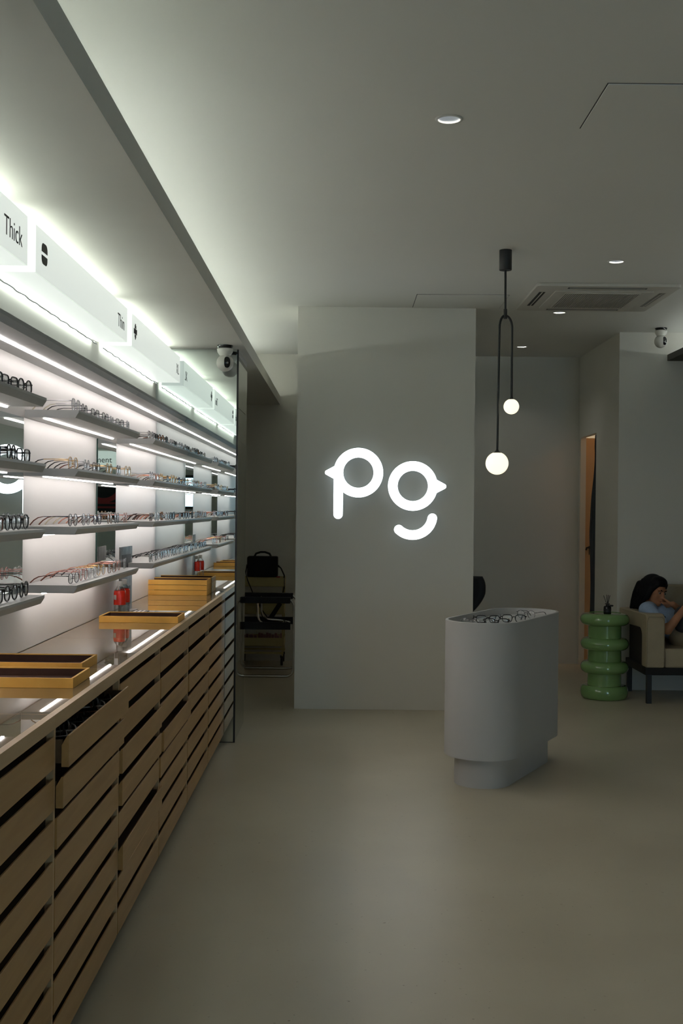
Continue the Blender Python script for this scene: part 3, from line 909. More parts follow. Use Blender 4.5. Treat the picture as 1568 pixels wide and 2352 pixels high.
MB().prism(stadium(SR - SIN), 'z', 0, SZB).build('plinth', M['stand'], stand, True, 40)
def stand_pt(lx, ly):
    return Vector((SX, SY, 0)) + Matrix.Rotation(-STH, 3, 'Z') @ Vector((lx, ly, 0))
AX = PI / 2 - STH
gl = [(K('round', 'silver'), -.05, -.36, AX + 2.9, 'front left'), (K('square', 'black', 'black', True), .055, -.27, AX + PI + .35, 'front right'), (K('square', 'black', 'black', True), -.045, -.13, AX + PI + .5, 'middle left'),
      (K('square', 'black', 'black', True), .06, -.02, AX + PI + .45, 'middle right'), (K('round', 'gunmetal'), .04, .24, AX + PI - .2, 'farthest')]
for s, lx, ly, rz, nm in gl:
    q = stand_pt(lx, ly)
    place_glasses(s, '%s eyeglasses lying in the oval stand, %s pair' % (desc(s), nm), (q.x, q.y, zi + .0006), rz, 'eyeglasses in the oval stand')

# ------------------------------------------------------------------ pendant lamp
pn = thing('pendant_lamp', 'black twin-arm pendant lamp with two glowing opal globes', 'pendant lamp', (0, 6.2, 0))
cx = 0.861
MB().lathe([(.033, ZC - .108), (.034, ZC - .106), (.034, ZC)], cx, 0, 32).build('ceiling_rose', M['black'], pn, True, 40)
MB().tube([(cx, 0, ZC - .105), (cx + .002, 0, 2.475)], .0062, 12).build('rod', M['black'], pn, True)
MB().lathe([(.0098, 2.43), (.0098, 2.482)], cx + .002, 0, 20).build('clamp', M['black'], pn, True)
xl, xr2 = 0.8322, 0.9005
za = 2.38
def arc(xa, xb, z0, h, n=10):
    return [(xa + (xb - xa) * (1 - math.cos(PI / 2 * i / n)), 0, z0 + h * math.sin(PI / 2 * i / n)) for i in range(n + 1)]
arm = MB().tube([(0.8265, 0, 1.712), (xl, 0, za)] + arc(xl, cx, za, .068)[1:], .0062, 12)
arm.build('arm', M['black'], pn, True)
arm = MB().tube([(xr2, 0, 1.998), (xr2, 0, za)] + arc(xr2, cx, za, .068)[1:], .0062, 12)
arm.build('arm', M['black'], pn, True)
for X, Z, R in ((0.8265, 1.650, .0612), (0.9005, 1.957, .0415)):
    MB().sphere((X, 0, Z), R, 40, 24).build('globe', M['bulb'], pn, True, 80)
    MB().lathe([(R * .42, Z + R * .90), (R * .25, Z + R * 1.02), (.008, Z + R * 1.12), (.008, Z + R * 1.2)], X, 0, 24).build('globe_cap', M['black'], pn, True, 60)

# ------------------------------------------------------------------ downlights
DL = [(0.365, 4.123, 'round recessed downlight nearest the camera, alone in the ceiling centre'), (1.515, 6.443, 'recessed downlight before the air conditioner, right of the pendant lamp'),
      (1.512, 8.12, 'recessed downlight just behind the air conditioner cassette'), (1.515, 9.85, 'farthest recessed downlight, between the pendant lamp and the back wall')]
for X, Y, lab in DL:
    d = thing('downlight', lab, 'downlight', (X, Y, ZC), 0, 'recessed ceiling downlights')
    MB().lathe([(.0395, .004), (.0392, -.003), (.0405, -.0045), (.048, -.0035), (.0505, -.0003), (.0415, -.0003), (.0410, .004), (.0395, .004)], 0, 0, 48, caps=False).build('trim_ring', M['down_rim'], d, True, 60)
    MB().lathe([(.0395, .003), (.0385, .010), (.0265, .030), (.0265, .033), (.0408, .033), (.0408, .003), (.0395, .003)], 0, 0, 48, caps=False).build('reflector', M['down_ref'], d, True, 60)
    MB().lathe([(0, .0300), (.0255, .0300), (.0255, .036), (0, .036)], 0, 0, 32).build('lens', M['down_lens'], d)

# ------------------------------------------------------------------ air conditioner
ac = thing('ceiling_air_conditioner', 'square white cassette air conditioner set in the ceiling on the right', 'air conditioner', (1.18, 7.07, ZC))
W_ = .89
f = MB()
f.prism(rrect(0, W_, 0, W_, .03), 'z', -.020, 0)
f.build('panel', M['ac'], ac, bevel=.006, seg=2)
MB().prism(rrect(.135, W_ - .135, .135, W_ - .135, .012), 'z', -.028, -.0195).build('intake_panel', M['ac'], ac, bevel=.003, seg=1)
gr = MB()
gx0, gx1, gy0, gy1 = .21, W_ - .21, .19, W_ - .19
for i in range(38):
    x = gx0 + (gx1 - gx0) * i / 37
    gr.box(x - .0028, x + .0028, gy0, gy1, -.0315, -.0285)
gr.box(gx0 - .004, gx1 + .004, gy0 - .006, gy0, -.0315, -.028).box(gx0 - .004, gx1 + .004, gy1, gy1 + .006, -.0315, -.028)
gr.build('intake_grille', M['ac'], ac)
MB().box(gx0, gx1, gy0, gy1, -.0284, -.0281).build('filter', M['ac_dark'], ac)
for k, bx in enumerate(((.20, .69, .045, .085), (.20, .69, .805, .845), (.045, .085, .20, .69), (.805, .845, .20, .69))):
    s = MB().box(bx[0], bx[1], bx[2], bx[3], -.0206, -.0201)
    v = s.build('air_outlet', M['ac_dark'] if k != 3 else M['ac_grey'], ac)
    if k in (0, 1): MB().box(bx[0] + .01, bx[1] - .01, bx[2] + .012, bx[2] + .017, -.0225, -.0206).build('flap', M['ac'], v)
    if k in (2, 3): MB().box(bx[0] + .018, bx[0] + .024, bx[2] + .005, bx[3] - .005, -.0225, -.0206).build('flap', M['ac'], v)

# ------------------------------------------------------------------ ceiling cameras
def security_camera(label, x, y, z, rz, s=1.0):
    c = thing('security_camera', label, 'security camera', (x, y, z), rz, 'white dome security cameras')
    c.scale = (s, s, s)
    MB().lathe([(.046, 0), (.046, -.004), (.040, -.018), (.038, -.020)], 0, 0, 32).build('mount', M['black_gloss'], c, True, 50)
    MB().lathe([(.044, -.0185), (.0475, -.024), (.044, -.040), (.034, -.056), (.026, -.064)], 0, 0, 32).build('base', M['white_plastic'], c, True, 60)
    MB().sphere((0, 0, -.102), .050, 32, 20).build('head', M['white_plastic'], c, True, 80)
    # black face: capsule patch on the sphere
    n = 26; vs = [(0, -.0512 + 0, -.102)]
    k = 6
    ring = []
    vs = []
    for j in range(k + 1):
        q = j / k
        for i in range(n):
            t = 2 * PI * i / n
            c_, s_ = math.cos(t), math.sin(t)
            ax = .0185 * q * math.copysign(abs(c_) ** .8, c_); az = .032 * q * math.copysign(abs(s_) ** .8, s_)
            d = Vector((ax, -math.sqrt(max(.0506 ** 2 - ax * ax - az * az, 0)), az))
            vs.append((d.x, d.y, d.z - .102))
    fs = [(j * n + i, j * n + (i + 1) % n, (j + 1) * n + (i + 1) % n, (j + 1) * n + i) for j in range(k) for i in range(n)]
    h = MB().add(vs, fs).build('camera_face', M['black_gloss'], c, True, 80)
    MB().lathe([(0, 0), (.006, 0), (.006, .003), (0, .003)], 0, 0, 16).xf(Matrix.Translation((0, -.0525, -.106)) @ Matrix.Rotation(-PI / 2, 4, 'X')).build('camera_lens', M['ink_grey'], h, True)
security_camera('white dome security camera hanging under the soffit before the end mirror', -0.6956, 6.68, 2.338, .38)
security_camera('white dome security camera hanging from the ceiling above the sofa', 2.412, 8.78, ZC, .45)

# ------------------------------------------------------------------ green side table and diffuser
TX, TY = 1.968, 8.615
tb = thing('side_table', 'glossy green ringed pillar side table beside the cream sofa', 'side table', (TX, TY, 0))
prof = [(0.0, 0.0), (.150, 0.0)]
def bulge(z0, z1, r0, r1, n=10):
    return [(r0 + (r1 - r0) * math.sin(PI * i / n) ** .85, z0 + (z1 - z0) * (1 - math.cos(PI * i / n)) / 2) for i in range(n + 1)]
prof += bulge(0.0, .098, .150, .176)
prof += [(.126, .100), (.124, .188)]
prof += bulge(.188, .278, .130, .178)
prof += [(.124, .280), (.122, .362)]
prof += bulge(.362, .452, .130, .178)
prof += [(.122, .454), (.122, .545)]
prof += bulge(.545, .634, .130, .183)
prof += [(.120, .636), (.118, .6325), (0, .6325)]
MB().lathe(prof, 0, 0, 64).build('pillar_body', M['green'], tb, True, 50)
df = thing('reed_diffuser', 'black reed diffuser bottle with dark sticks on the green table', 'reed diffuser', (TX + .005, TY - .06, .633))
MB().lathe([(0, 0), (.026, 0), (.028, .004), (.028, .050), (.024, .058), (.011, .064), (.011, .074)], 0, 0, 24).build('bottle', M['black_gloss'], df, True, 50)
MB().lathe([(.0285, .014), (.0285, .040)], 0, 0, 24).build('label_band', M['ink'], df, True)
MB().lathe([(.017, .071), (.019, .074), (.017, .078), (.007, .079)], 0, 0, 20).build('collar', M['black'], df, True)
for dx, dz, dy in ((-.030, .060, 0), (-.004, .064, .01), (.004, .064, -.01), (.018, .060, .0)):
    MB().tube([(dx * .15, 0, .07), (dx, dy, .078 + dz)], .0022, 6).build('reed', M['black'], df)
MB().sphere((.030, -.012, .062), (.012, .006, .007), 12, 8).tube([(.012, -.008, .066), (.028, -.012, .064)], .004, 6).build('ribbon', M['black'], df, True)

# ------------------------------------------------------------------ sofa
sf = thing('sofa', 'cream padded sofa with dark wooden frame against the right back wall', 'sofa', (0, 0, 0))
def arm_prof():  # (y,z) inverted L with a rounded inner corner
    y0, y1 = 8.35, 8.97
    pts = [(y0, .262), (8.47, .262)]
    for i in range(7):
        t = PI - PI / 2 * i / 6
        pts.append((8.47 + .06 + .06 * math.cos(t), .48 + .06 * math.sin(t)))
    pts += [(y1, .54), (y1, .652), (8.42, .652)]
    for i in range(1, 6):
        t = PI / 2 + PI / 2 * i / 6
        pts.append((8.40 + .05 * math.cos(t), .602 + .05 * math.sin(t)))
    return pts
for nm, x0 in (('arm', 2.212), ('arm', 3.72)):
    a = MB().prism(arm_prof(), 'x', x0, x0 + .135)
    a.v = [(x - max(0, y - 8.42) * .095 * (1 if x0 < 3 else 0), y, z) for x, y, z in a.v]
    a = a.build('arm', M['cream'], sf, bevel=.018, seg=3)
    s = MB()
    s.tube([(x0 + .004, 8.349, .29), (x0 + .004, 8.349, .60), (x0 + .02, 8.352, .632), (x0 + .115, 8.352, .632), (x0 + .131, 8.349, .60), (x0 + .131, 8.349, .29)], .0015, 6)
    s.build('seam', M['seam'], a, True)
    MB().box(x0 + .03, x0 + .05, 8.46, 8.965, .20, .56).build('side_panel', M['dark_wood'], sf)
seat = MB().box(2.350, 3.02, 8.36, 8.86, .262, .402).build('seat_cushion', M['cream'], sf, bevel=.02, seg=3)
MB().box(3.03, 3.71, 8.36, 8.86, .262, .402).build('seat_cushion', M['cream'], sf, bevel=.02, seg=3)
MB().box(2.350, 3.02, 8.85, 8.975, .39, .835).build('back_cushion', M['cream'], sf, bevel=.03, seg=3)
MB().box(3.03, 3.71, 8.85, 8.975, .39, .835).build('back_cushion', M['cream'], sf, bevel=.03, seg=3)
MB().box(2.215, 3.85, 8.38, 8.97, .205, .26).build('frame', M['dark_wood'], sf)
for lx, ly in ((2.222, 8.362), (3.81, 8.362), (2.222, 8.93), (3.81, 8.93)):
    MB().box(lx, lx + .035, ly, ly + .035, 0, .21).build('leg', M['black'], sf)

# ------------------------------------------------------------------ person on the sofa
def capsule(mb, a, b, ra, rb, n=14, k=6):
    a = Vector(a); b = Vector(b); d = b - a; L = d.length; d.normalize()
    u = d.orthogonal().normalized(); v = d.cross(u)
    rings = []
    for i in range(k + 1):
        t = PI / 2 * i / k; rings.append((a - d * ra * math.cos(t), ra * math.sin(t)))
    for i in range(k + 1):
        t = PI / 2 * i / k; rings.append((b + d * rb * math.sin(t), rb * math.cos(t)))
    vs = []; fs = []
    for c, r in rings:
        r = max(r, 1e-4)
        for j in range(n):
            q = 2 * PI * j / n; vs.append(c + (u * math.cos(q) + v * math.sin(q)) * r)
    for i in range(len(rings) - 1):
        for j in range(n):
            j2 = (j + 1) % n
            fs.append((i * n + j, i * n + j2, (i + 1) * n + j2, (i + 1) * n + j))
    fs.append(tuple(range(n - 1, -1, -1))); fs.append(tuple((len(rings) - 1) * n + j for j in range(n)))
    mb.add(vs, fs)
def chain(mb, pts, rs):
    for i in range(len(pts) - 1): capsule(mb, pts[i], pts[i + 1], rs[i], rs[i + 1])
def remesh(o, vox, sm=4):
    m = o.modifiers.new('remesh', 'REMESH'); m.mode = 'VOXEL'; m.voxel_size = vox; m.use_smooth_shade = True
    s = o.modifiers.new('smooth', 'SMOOTH'); s.factor = .5; s.iterations = sm
# joints
HD = Vector((2.352, 8.655, .800))
fwd = Vector((.56, -.81, -.20)).normalized()
upv = Vector((.12, .02, 1.0)); upv = (upv - fwd * upv.dot(fwd)).normalized()
rgt = fwd.cross(upv)   # the person's right-hand side
HM = Matrix((rgt, fwd, upv)).transposed()  # head local (x right, y forward, z up)
def hp(x, y, z): return HD + HM @ Vector((x, y, z))
NK = Vector((2.335, 8.70, .685)); CH = Vector((2.40, 8.68, .60)); PV = Vector((2.575, 8.62, .500))
RS = Vector((2.265, 8.545, .665)); RE = Vector((2.385, 8.425, .530)); RW = Vector((2.560, 8.440, .750))
LS = Vector((2.420, 8.800, .655)); LE = Vector((2.575, 8.62, .625)); LW = Vector((2.455, 8.535, .712))
body = MB()
# head, with brow, cheeks, nose, jaw and ears
body.sphere(hp(0, -.012, .022), (.070, .088, .086), 28, 18, rot=HM)
body.sphere(hp(0, .020, -.035), (.056, .064, .070), 24, 16, rot=HM)
body.sphere(hp(0, .048, -.088), (.026, .026, .020), 16, 10, rot=HM)
body.sphere(hp(.034, .050, -.030), (.024, .022, .026), 14, 10, rot=HM); body.sphere(hp(-.034, .050, -.030), (.024, .022, .026), 14, 10, rot=HM)
capsule(body, hp(0, .078, .006), hp(0, .094, -.030), .007, .0115)
body.sphere(hp(.010, .085, -.033), .0085, 12, 8); body.sphere(hp(-.010, .085, -.033), .0085, 12, 8)
capsule(body, hp(-.034, .068, .022), hp(.034, .068, .022), .012, .012)
capsule(body, hp(-.016, .074, -.058), hp(.016, .074, -.058), .007, .007)
capsule(body, hp(-.012, .073, -.068), hp(.012, .073, -.068), .007, .007)
body.sphere(hp(.070, -.012, -.01), (.010, .020, .030), 12, 8, rot=HM); body.sphere(hp(-.070, -.012, -.01), (.010, .020, .030), 12, 8, rot=HM)
chain(body, [hp(0, -.02, -.05), NK, CH], [.050, .052, .085])
chain(body, [CH, (CH + PV) / 2, PV], [.095, .095, .11])
chain(body, [NK, RS], [.05, .046]); chain(body, [NK, LS], [.05, .046])
chain(body, [RS, RE, RW], [.044, .034, .022])
chain(body, [LS, LE, LW], [.044, .034, .022])
# hips, thighs, shins and feet (legs drawn up along the sofa)
kn = [Vector((2.93, 8.50, .66)), Vector((2.95, 8.68, .60))]
an = [Vector((3.15, 8.49, .465)), Vector((3.20, 8.66, .455))]
for q in range(2):
    hipj = PV + Vector((.02, -.06 + .12 * q, .0))
    chain(body, [hipj, kn[q], an[q]], [.085, .052, .034])
    capsule(body, an[q] + Vector((0, 0, -.02)), an[q] + Vector((.13, -.01, -.03)), .030, .022)
def hand(mb, wrist, palm_dir, normal, curls, side, s=1.0):
    """palm with four unequal bent fingers and a thumb from its side"""
    d = Vector(palm_dir).normalized(); n = Vector(normal); n = (n - d * n.dot(d)).normalized(); w = d.cross(n) * side
    pc = wrist + d * .045 * s
    for q in (-.024, -.008, .008, .024):
        capsule(mb, wrist + d * .012 * s + w * q * .6 * s, wrist + d * .075 * s + w * q * s, .014 * s, .0105 * s)
    for i, (q, L) in enumerate(((-.027, .060), (-.009, .070), (.009, .066), (.026, .052))):
        b = wrist + d * .078 * s + w * q * s
        c1, c2, c3 = curls
        p = b; ang = 0
        for L_, c, r in ((L * .44, c1, .0088), (L * .31, c2, .0078), (L * .25, c3, .0068)):
            ang += c
            e = p + (d * math.cos(ang) + n * math.sin(ang)) * L_ * s
            capsule(mb, p, e, r * s, (r - .0008) * s, 10, 4)
            p = e
    t0 = wrist + d * .022 * s - w * .024 * s
    t1 = t0 + (d * .65 - w * .60 + n * .45).normalized() * .038 * s
    t2 = t1 + (d * .85 - w * .15 + n * .5).normalized() * .032 * s
    capsule(mb, t0, t1, .012 * s, .0095 * s, 10, 4); capsule(mb, t1, t2, .0095 * s, .0075 * s, 10, 4)
# left hand curled against the mouth, right hand holding a phone
hand(body, LW, hp(-.016, .085, -.088) - LW, (-.2, .75, .35), (.75, .9, .7), 1, .9)
hand(body, RW, (.35, -.1, .9), (.6, .45, -.3), (.5, .6, .5), 1, .9)
per = body.build('person', M['skin'])
tag(per, 'dark-haired person in a pale blue knit top slouched on the sofa, hand at mouth', 'person')
remesh(per, .0042, 3)
# face details
for sx in (-1, 1):
    e = MB().sphere(hp(sx * .030, .071, .000), (.0125, .006, .006), 16, 10, rot=HM); e.build('eye', M['eye_white'], per, True, 80)
    MB().sphere(hp(sx * .030, .0765, .000), (.0055, .003, .0055), 12, 8, rot=HM).build('iris', M['black_gloss'], per, True, 80)
    MB().tube([hp(sx * .014, .080, .018), hp(sx * .030, .080, .023), hp(sx * .046, .070, .017)], [.0025, .0032, .0018], 8).build('eyebrow', M['hair'], per, True)
MB().tube([hp(-.018, .078, -.062), hp(0, .083, -.061), hp(.018, .078, -.062)], [.002, .0048, .002], 8).build('lips', M['lip'], per, True)
# hair: cap plus long locks round both sides of the face
hr = MB()
hr.sphere(hp(0, -.032, .034), (.088, .092, .090), 28, 18, rot=HM)
hr.sphere(hp(.0, .010, .070), (.074, .068, .050), 24, 14, rot=HM)
for sx in (-1, 1):
    for y0 in (-.075, -.050, -.025, .0):
        a = hp(sx * .062, y0, .055)
        b_ = hp(sx * .078, y0 + .004, -.02)
        c_ = hp(sx * .084, y0 - .015, -.085)
        d_ = hp(sx * .088, y0 - .035, -.150)
        chain(hr, [a, b_, c_, d_], [.022, .017, .017, .010])
for xx in (-.06, -.03, 0, .03, .06):
    chain(hr, [hp(xx, -.10, .02), hp(xx * 1.15, -.108, -.05), hp(xx * 1.2, -.112, -.12), hp(xx * 1.3, -.118, -.165)], [.032, .030, .024, .012])
# long lock falling behind the right shoulder
chain(hr, [hp(.075, -.07, -.02), Vector((2.262, 8.70, .735)), Vector((2.226, 8.705, .672))], [.030, .030, .014])
chain(hr, [hp(.060, -.09, -.04), Vector((2.250, 8.74, .73)), Vector((2.212, 8.75, .668))], [.030, .028, .012])
# fringe swept to the sides
for sx in (-1, 1):
    chain(hr, [hp(sx * .006, .050, .096), hp(sx * .042, .054, .062), hp(sx * .068, .026, .010), hp(sx * .076, .012, -.06)], [.018, .015, .014, .012])
h = hr.build('hair', M['hair'], per); remesh(h, .0055, 2)
# shirt with short sleeves
sh = MB()
chain(sh, [NK + Vector((0, 0, -.035)), CH, (CH + PV) / 2, PV + Vector((-.02, 0, .01))], [.070, .108, .112, .125])
chain(sh, [NK + Vector((.0, 0, -.03)), RS, RS + (RE - RS) * .62], [.072, .062, .056]); chain(sh, [NK + Vector((0, 0, -.03)), LS, LS + (LE - LS) * .70], [.072, .062, .054])
s = sh.build('shirt', M['blue_shirt'], per); remesh(s, .007, 3)
cf = MB(); ax = (RE - RS).normalized()
for o, r in ((.60, .0585), (.52, .0592)):
    c0 = RS + (RE - RS) * o; u = ax.orthogonal().normalized(); v = ax.cross(u)
    cf.tube([c0 + (u * math.cos(t * PI / 12) + v * math.sin(t * PI / 12)) * r for t in range(24)], .0028, 6, closed=True)
u = Vector((0, 0, 1)).orthogonal()
cf.tube([NK + Vector((.060 * math.cos(t * PI / 12), .064 * math.sin(t * PI / 12), .022)) for t in range(24)], .006, 6, closed=True)
cf.build('trim_band', M['navy'], per, True)
pt = MB()
for q in range(2):
    hipj = PV + Vector((.02, -.06 + .12 * q, 0))
    chain(pt, [PV + Vector((-.03, -.03 + .06 * q, -.02)), hipj, kn[q], kn[q] + (an[q] - kn[q]) * .85], [.108, .104, .072, .058])
p_ = pt.build('trousers', M['khaki'], per); remesh(p_, .009, 3)
# charcoal cushion held on the lap, phone in the right hand
cu = MB().sphere((0, 0, 0), (1, 1, 1), 40, 24)
cu.v = [((math.copysign(abs(x) ** .55, x)) * .155, (math.copysign(abs(y) ** .9, y)) * .060 * (1 - .5 * max(abs(x), abs(z)) ** 4), (math.copysign(abs(z) ** .55, z)) * .105) for x, y, z in cu.v]
cu.xf(Matrix.Translation((2.605, 8.475, .602)) @ Matrix.Rotation(-.35, 4, 'Z') @ Matrix.Rotation(-.10, 4, 'X'))
tag(cu.build('cushion', M['grey_fabric'], None, True, 80), 'charcoal cushion hugged on the lap of the seated person', 'cushion')
ph = thing('phone', 'black phone held up in the right hand of the seated person', 'phone', RW + Vector((.050, .010, .085)), -.5)
MB().box(-.004, .004, -.036, .036, -.07, .07).build('phone_body', M['black_gloss'], ph, bevel=.002, seg=1)
MB().box(-.0048, -.0042, -.033, .033, -.066, .066).build('screen', M['black_gloss'], ph)

# ------------------------------------------------------------------ doorway curtain
cv = MB(); vs = []; nz = 40; nx = 18
for i in range(nz + 1):
    z = .02 + 2.03 * i / nz
    bulge_ = .075 + .175 / (1 + math.exp((z - 1.62) / .09)) - .03 * math.exp(-((z - .75) / .22) ** 2) + .025 * math.exp(-((z - 1.2) / .12) ** 2) + .02 * math.exp(-((z - 1.97) / .05) ** 2)
    for j in range(nx + 1):
        q = j / nx
        vs.append((2.168 + .010 * math.sin(q * 22 + .5 * z), 9.806 + bulge_ * q, z))
fs = [(i * (nx + 1) + j, i * (nx + 1) + j + 1, (i + 1) * (nx + 1) + j + 1, (i + 1) * (nx + 1) + j) for i in range(nz) for j in range(nx)]
co = cv.add(vs, fs).build('door_curtain', M['curtain'], None, True, 80)
so = co.modifiers.new('thick', 'SOLIDIFY'); so.thickness = .004
tag(co, 'dark slate curtain gathered at the near side of the orange-lit doorway', 'curtain')

# ------------------------------------------------------------------ alcove: trolley, bag, tubular chair
tr = thing('trolley', 'pale yellow three-tier utility trolley in the dark alcove', 'trolley', (-0.90, 10.15, 0))
TW, TD = .385, .30
for z in (.70, .455, .172):
    t = MB()
    t.box(0, TW, 0, .004, z, z + .075).box(0, TW, TD - .004, TD, z, z + .075).box(0, .004, 0, TD, z, z + .075).box(TW - .004, TW, 0, TD, z, z + .075).box(0, TW, 0, TD, z, z + .004)
    t.build('tray', M['trolley'], tr)
for x in (.004, TW - .016):
    for y in (.004, TD - .016):
        MB().box(x, x + .012, y, y + .012, .085, .775).build('post', M['trolley'], tr)
MB().box(0, TW, 0, .018, .105, .122).box(0, TW, TD - .018, TD, .105, .122).build('bottom_rail', M['trolley'], tr)
for x in (.015, TW - .015):
    for y in (.02, TD - .02):
        w_ = MB().lathe([(.012, -.011), (.036, -.010), (.038, 0), (.036, .010), (.012, .011)], 0, 0, 20).xf(Matrix.Translation((x, y, .039)) @ Matrix.Rotation(PI / 2, 4, 'Y'))
        c = w_.build('wheel', M['rubber'], tr, True, 40)
        MB().box(x - .014, x + .014, y - .012, y + .012, .07, .09).build('caster_bracket', M['rubber'], c)
sup = MB(); random.seed(3)
for q in range(14):
    x = -.88 + .025 * q; y = 10.17 + random.random() * .2
    sup.box(x, x + .02, y, y + .05, .178, .255 + random.random() * .02)
tag(sup.build('supplies', [M['pink_bits']]), 'small pink packets filling the lowest trolley tray', 'supplies', None, 'stuff')
bg = thing('shoulder_bag', 'black shoulder bag with looped strap on top of the yellow trolley', 'bag', (-.715, 10.29, .777))
MB().box(-.135, .135, -.075, .075, 0, .185).build('bag_body', M['bag'], bg, bevel=.022, seg=3)
MB().tube([(-.075, 0, .18), (-.06, 0, .208), (-.02, 0, .222), (.02, 0, .222), (.06, 0, .208), (.075, 0, .18)], .009, 8, flat=1.6).build('handle', M['bag'], bg, True)
MB().tube([(-.14, -.02, .10), (-.145, -.09, .04), (-.12, -.17, -.02), (-.07, -.165, -.14), (0.0, -.165, -.27), (.055, -.165, -.345), (.075, -.165, -.365)], .020, 8, flat=.12).tube([(.075, -.165, -.365), (.10, -.165, -.33), (.17, -.165, -.22)], .020, 8, flat=.12).tube([(.17, -.165, -.22), (.200, -.14, -.09), (.198, -.09, .02), (.165, -.03, .08), (.138, -.01, .105)], .006, 8).build('strap', M['bag'], bg, True)
MB().tube([(.138, -.01, .10), (.150, -.012, .088)], .006, 8).build('strap_ring', M['chrome'], bg, True)
tag(MB().box(-.585, -.555, 10.19, 10.24, .777, .787).build('red_clip', M['red_bits']), 'small red clip beside the black bag on the trolley', 'clip')

ch = thing('tubular_armchair', 'chrome tubular armchair with black leather straps before the yellow trolley', 'armchair', (0, 0, 0))
x0, x1, ya, yb = -1.08, -.395, 9.45, 9.93
def loop(y):
    # skid, front post, arm, back post as one bent tube
    pts = []
    R = .06
    def corner(cx, cz, a0, a1):
        return [(cx + R * math.cos(a0 + (a1 - a0) * i / 6), y, cz + R * math.sin(a0 + (a1 - a0) * i / 6)) for i in range(7)]
    pts += corner(x1 - R, .012 + R, -PI / 2, 0) + corner(x1 - R, .645 - R, 0, PI / 2) + corner(x0 + R, .645 - R, PI / 2, PI) + corner(x0 + R, .012 + R, PI, 1.5 * PI)
    return pts
for y in (ya, yb):
    MB().tube(loop(y), .011, 10, closed=True).build('side_loop', M['chrome'], ch, True, 60)
    MB().box(x0 + .07, x1 - .03, y - .028, y + .028, .612, .662).build('arm_strap', M['black_leather'], ch, bevel=.004, seg=1)
MB().tube([(x1 - .10, ya, .43), (x1 - .10, yb, .43)], .011, 10).tube([(x0 + .15, ya, .36), (x0 + .15, yb, .36)], .011, 10).build('cross_bar', M['chrome'], ch, True)
for y in (ya + .03, yb - .03):
    MB().tube([(-.70, y, .635), (-.695, y, .50), (-.68, y, .46), (-.64, y, .435), (x1 - .10, y, .425), (x1 - .05, y, .41)], .010, 10).build('seat_tube', M['chrome'], ch, True)
MB().box(x0 + .13, x1 - .06, ya + .04, yb - .04, .405, .413).build('seat_sling', M['black_leather'], ch)
for y in (ya - .005, yb - .02): MB().box(x0 + .10, x1 - .03, y, y + .025, .395, .455).build('seat_strap', M['black_leather'], ch)
MB().box(x0 + .06, x0 + .07, ya + .03, yb - .03, .45, .80).build('back_sling', M['black_leather'], ch)

# ------------------------------------------------------------------ office chair behind the pillar
oc = thing('office_chair', 'black office chair whose back peeks out behind the pillar', 'office chair', (.86, 9.2, 0))
bk = MB(); vs = []; n1 = 14; n2 = 10
for i in range(n1 + 1):
    z = .56 + .32 * i / n1
    hw = .255 * (1 - .55 * max(0, (.76 - z) / .2) ** 1.6) * (1 - .10 * max(0, (z - .80) / .08) ** 2)
    for j in range(n2 + 1):
        q = -1 + 2 * j / n2
        vs.append((hw * q, -.20 - .05 * q * q, z))
fs = [(i * (n2 + 1) + j, i * (n2 + 1) + j + 1, (i + 1) * (n2 + 1) + j + 1, (i + 1) * (n2 + 1) + j) for i in range(n1) for j in range(n2)]
o = bk.add(vs, fs).build('backrest', M['black_leather'], oc, True, 80)
so = o.modifiers.new('thick', 'SOLIDIFY'); so.thickness = .03
MB().box(-.23, .23, -.20, .24, .43, .50).build('seat', M['black_leather'], oc, bevel=.02, seg=2)
MB().tube([(0, -.10, .42), (0, -.24, .45), (0, -.235, .62)], .02, 8).build('back_bracket', M['black'], oc, True)
MB().tube([(0, 0, .09), (0, 0, .43)], .025, 12).build('gas_post', M['black'], oc, True)
for k in range(5):
    a = 2 * PI * k / 5 + .3
    l = MB().tube([(0, 0, .10), (.27 * math.cos(a), .27 * math.sin(a), .065)], [.024, .016], 8).build('leg', M['black'], oc, True)
    MB().sphere((.27 * math.cos(a), .27 * math.sin(a), .028), .028, 14, 10).build('caster', M['rubber'], l, True, 80)

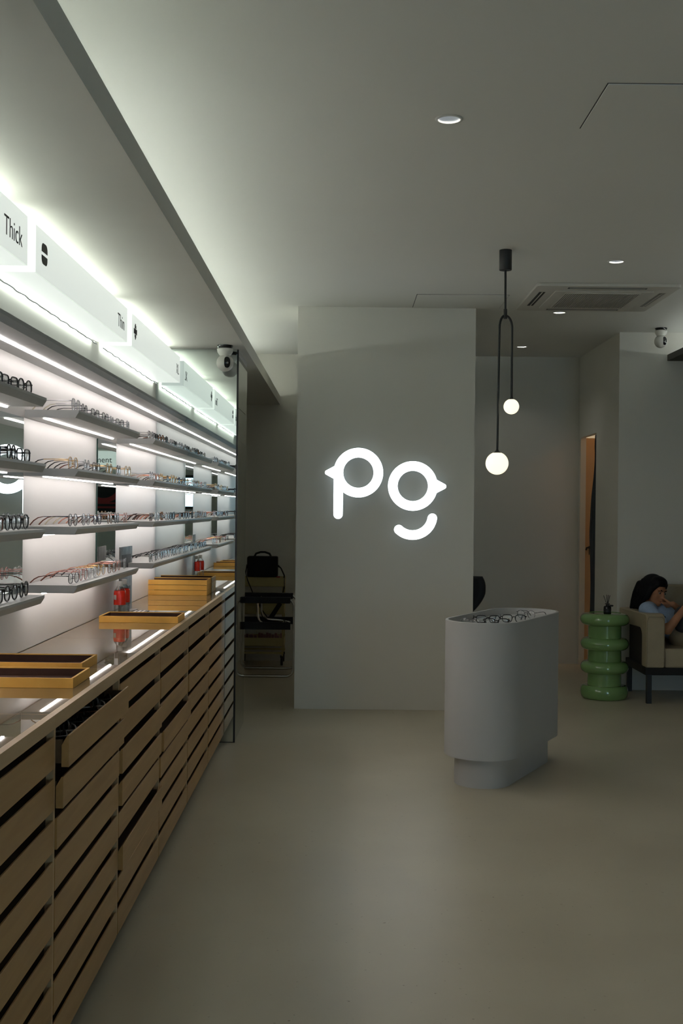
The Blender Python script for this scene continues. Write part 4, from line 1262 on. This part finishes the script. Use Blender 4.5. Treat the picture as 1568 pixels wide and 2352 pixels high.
# ------------------------------------------------------------------ shopfront sign behind the camera (seen in the mirrors)
sg = thing('wall_sign', 'white lit sign on the front wall, seen only in the mirror strip', 'sign', (0, YR, 0))
MB().box(0.85, 1.75, 0, .06, 1.95, 2.20).build('sign_panel', M['sign_face'], sg)
text_mesh('lettering', 'ment', .12, M['ink'], sg, Matrix.Translation((1.42, .0605, 2.03)) @ Matrix.Rotation(PI, 4, 'Z') @ Matrix.Rotation(PI / 2, 4, 'X'))

ps = thing('wall_poster', 'dark poster with red bands on the front wall, seen only in the mirror strip', 'poster', (0, YR, 0))
MB().box(.95, 1.75, 0, .012, 1.20, 1.74).build('backing', M['ink'], ps)
MB().ring(.30, .23, 1.30, 1.74, .012, .0135, 40, 0, PI, 2 * PI).box(.97, 1.73, .012, .0135, 1.36, 1.39).box(.97, 1.73, .012, .0135, 1.425, 1.45).build('red_bands', M['red_bits'], ps)

# ------------------------------------------------------------------ lights
def spot(name, loc, energy, size, blend, col, rad=.02):
    l = bpy.data.lights.new(name, 'SPOT'); l.energy = energy; l.spot_size = size; l.spot_blend = blend; l.color = col; l.shadow_soft_size = rad
    o = bpy.data.objects.new(name, l); C.objects.link(o); o.location = loc; return o
for X, Y, lab in DL:
    spot('downlight_beam', (X, Y, ZC + .024), 1.7, math.radians(125), .8, (1.0, .97, .90), .006)
def point(name, loc, e, col, r=.05):
    l = bpy.data.lights.new(name, 'POINT'); l.energy = e; l.color = col; l.shadow_soft_size = r
    o = bpy.data.objects.new(name, l); C.objects.link(o); o.location = loc; return o
point('inner_room_lamp', (2.72, 10.22, 2.30), 1.5, (1.0, .52, .22), .08)

wd = bpy.data.worlds.new('world'); sc.world = wd; wd.use_nodes = True
bgN = wd.node_tree.nodes['Background']
sky = wd.node_tree.nodes.new('ShaderNodeTexSky')
sky.sky_type = 'HOSEK_WILKIE'
sky.sun_direction = (0.3, -0.8, 0.5)
sky.turbidity = 4
mixn = wd.node_tree.nodes.new('ShaderNodeMixRGB')
mixn.inputs['Fac'].default_value = 0.6
mixn.inputs['Color2'].default_value = (.55, .75, .95, 1)
wd.node_tree.links.new(sky.outputs['Color'], mixn.inputs['Color1'])
wd.node_tree.links.new(mixn.outputs['Color'], bgN.inputs['Color'])
bgN.inputs['Strength'].default_value = 4.2

for o in list(bpy.data.objects):
    if '_used' in o: del o['_used']
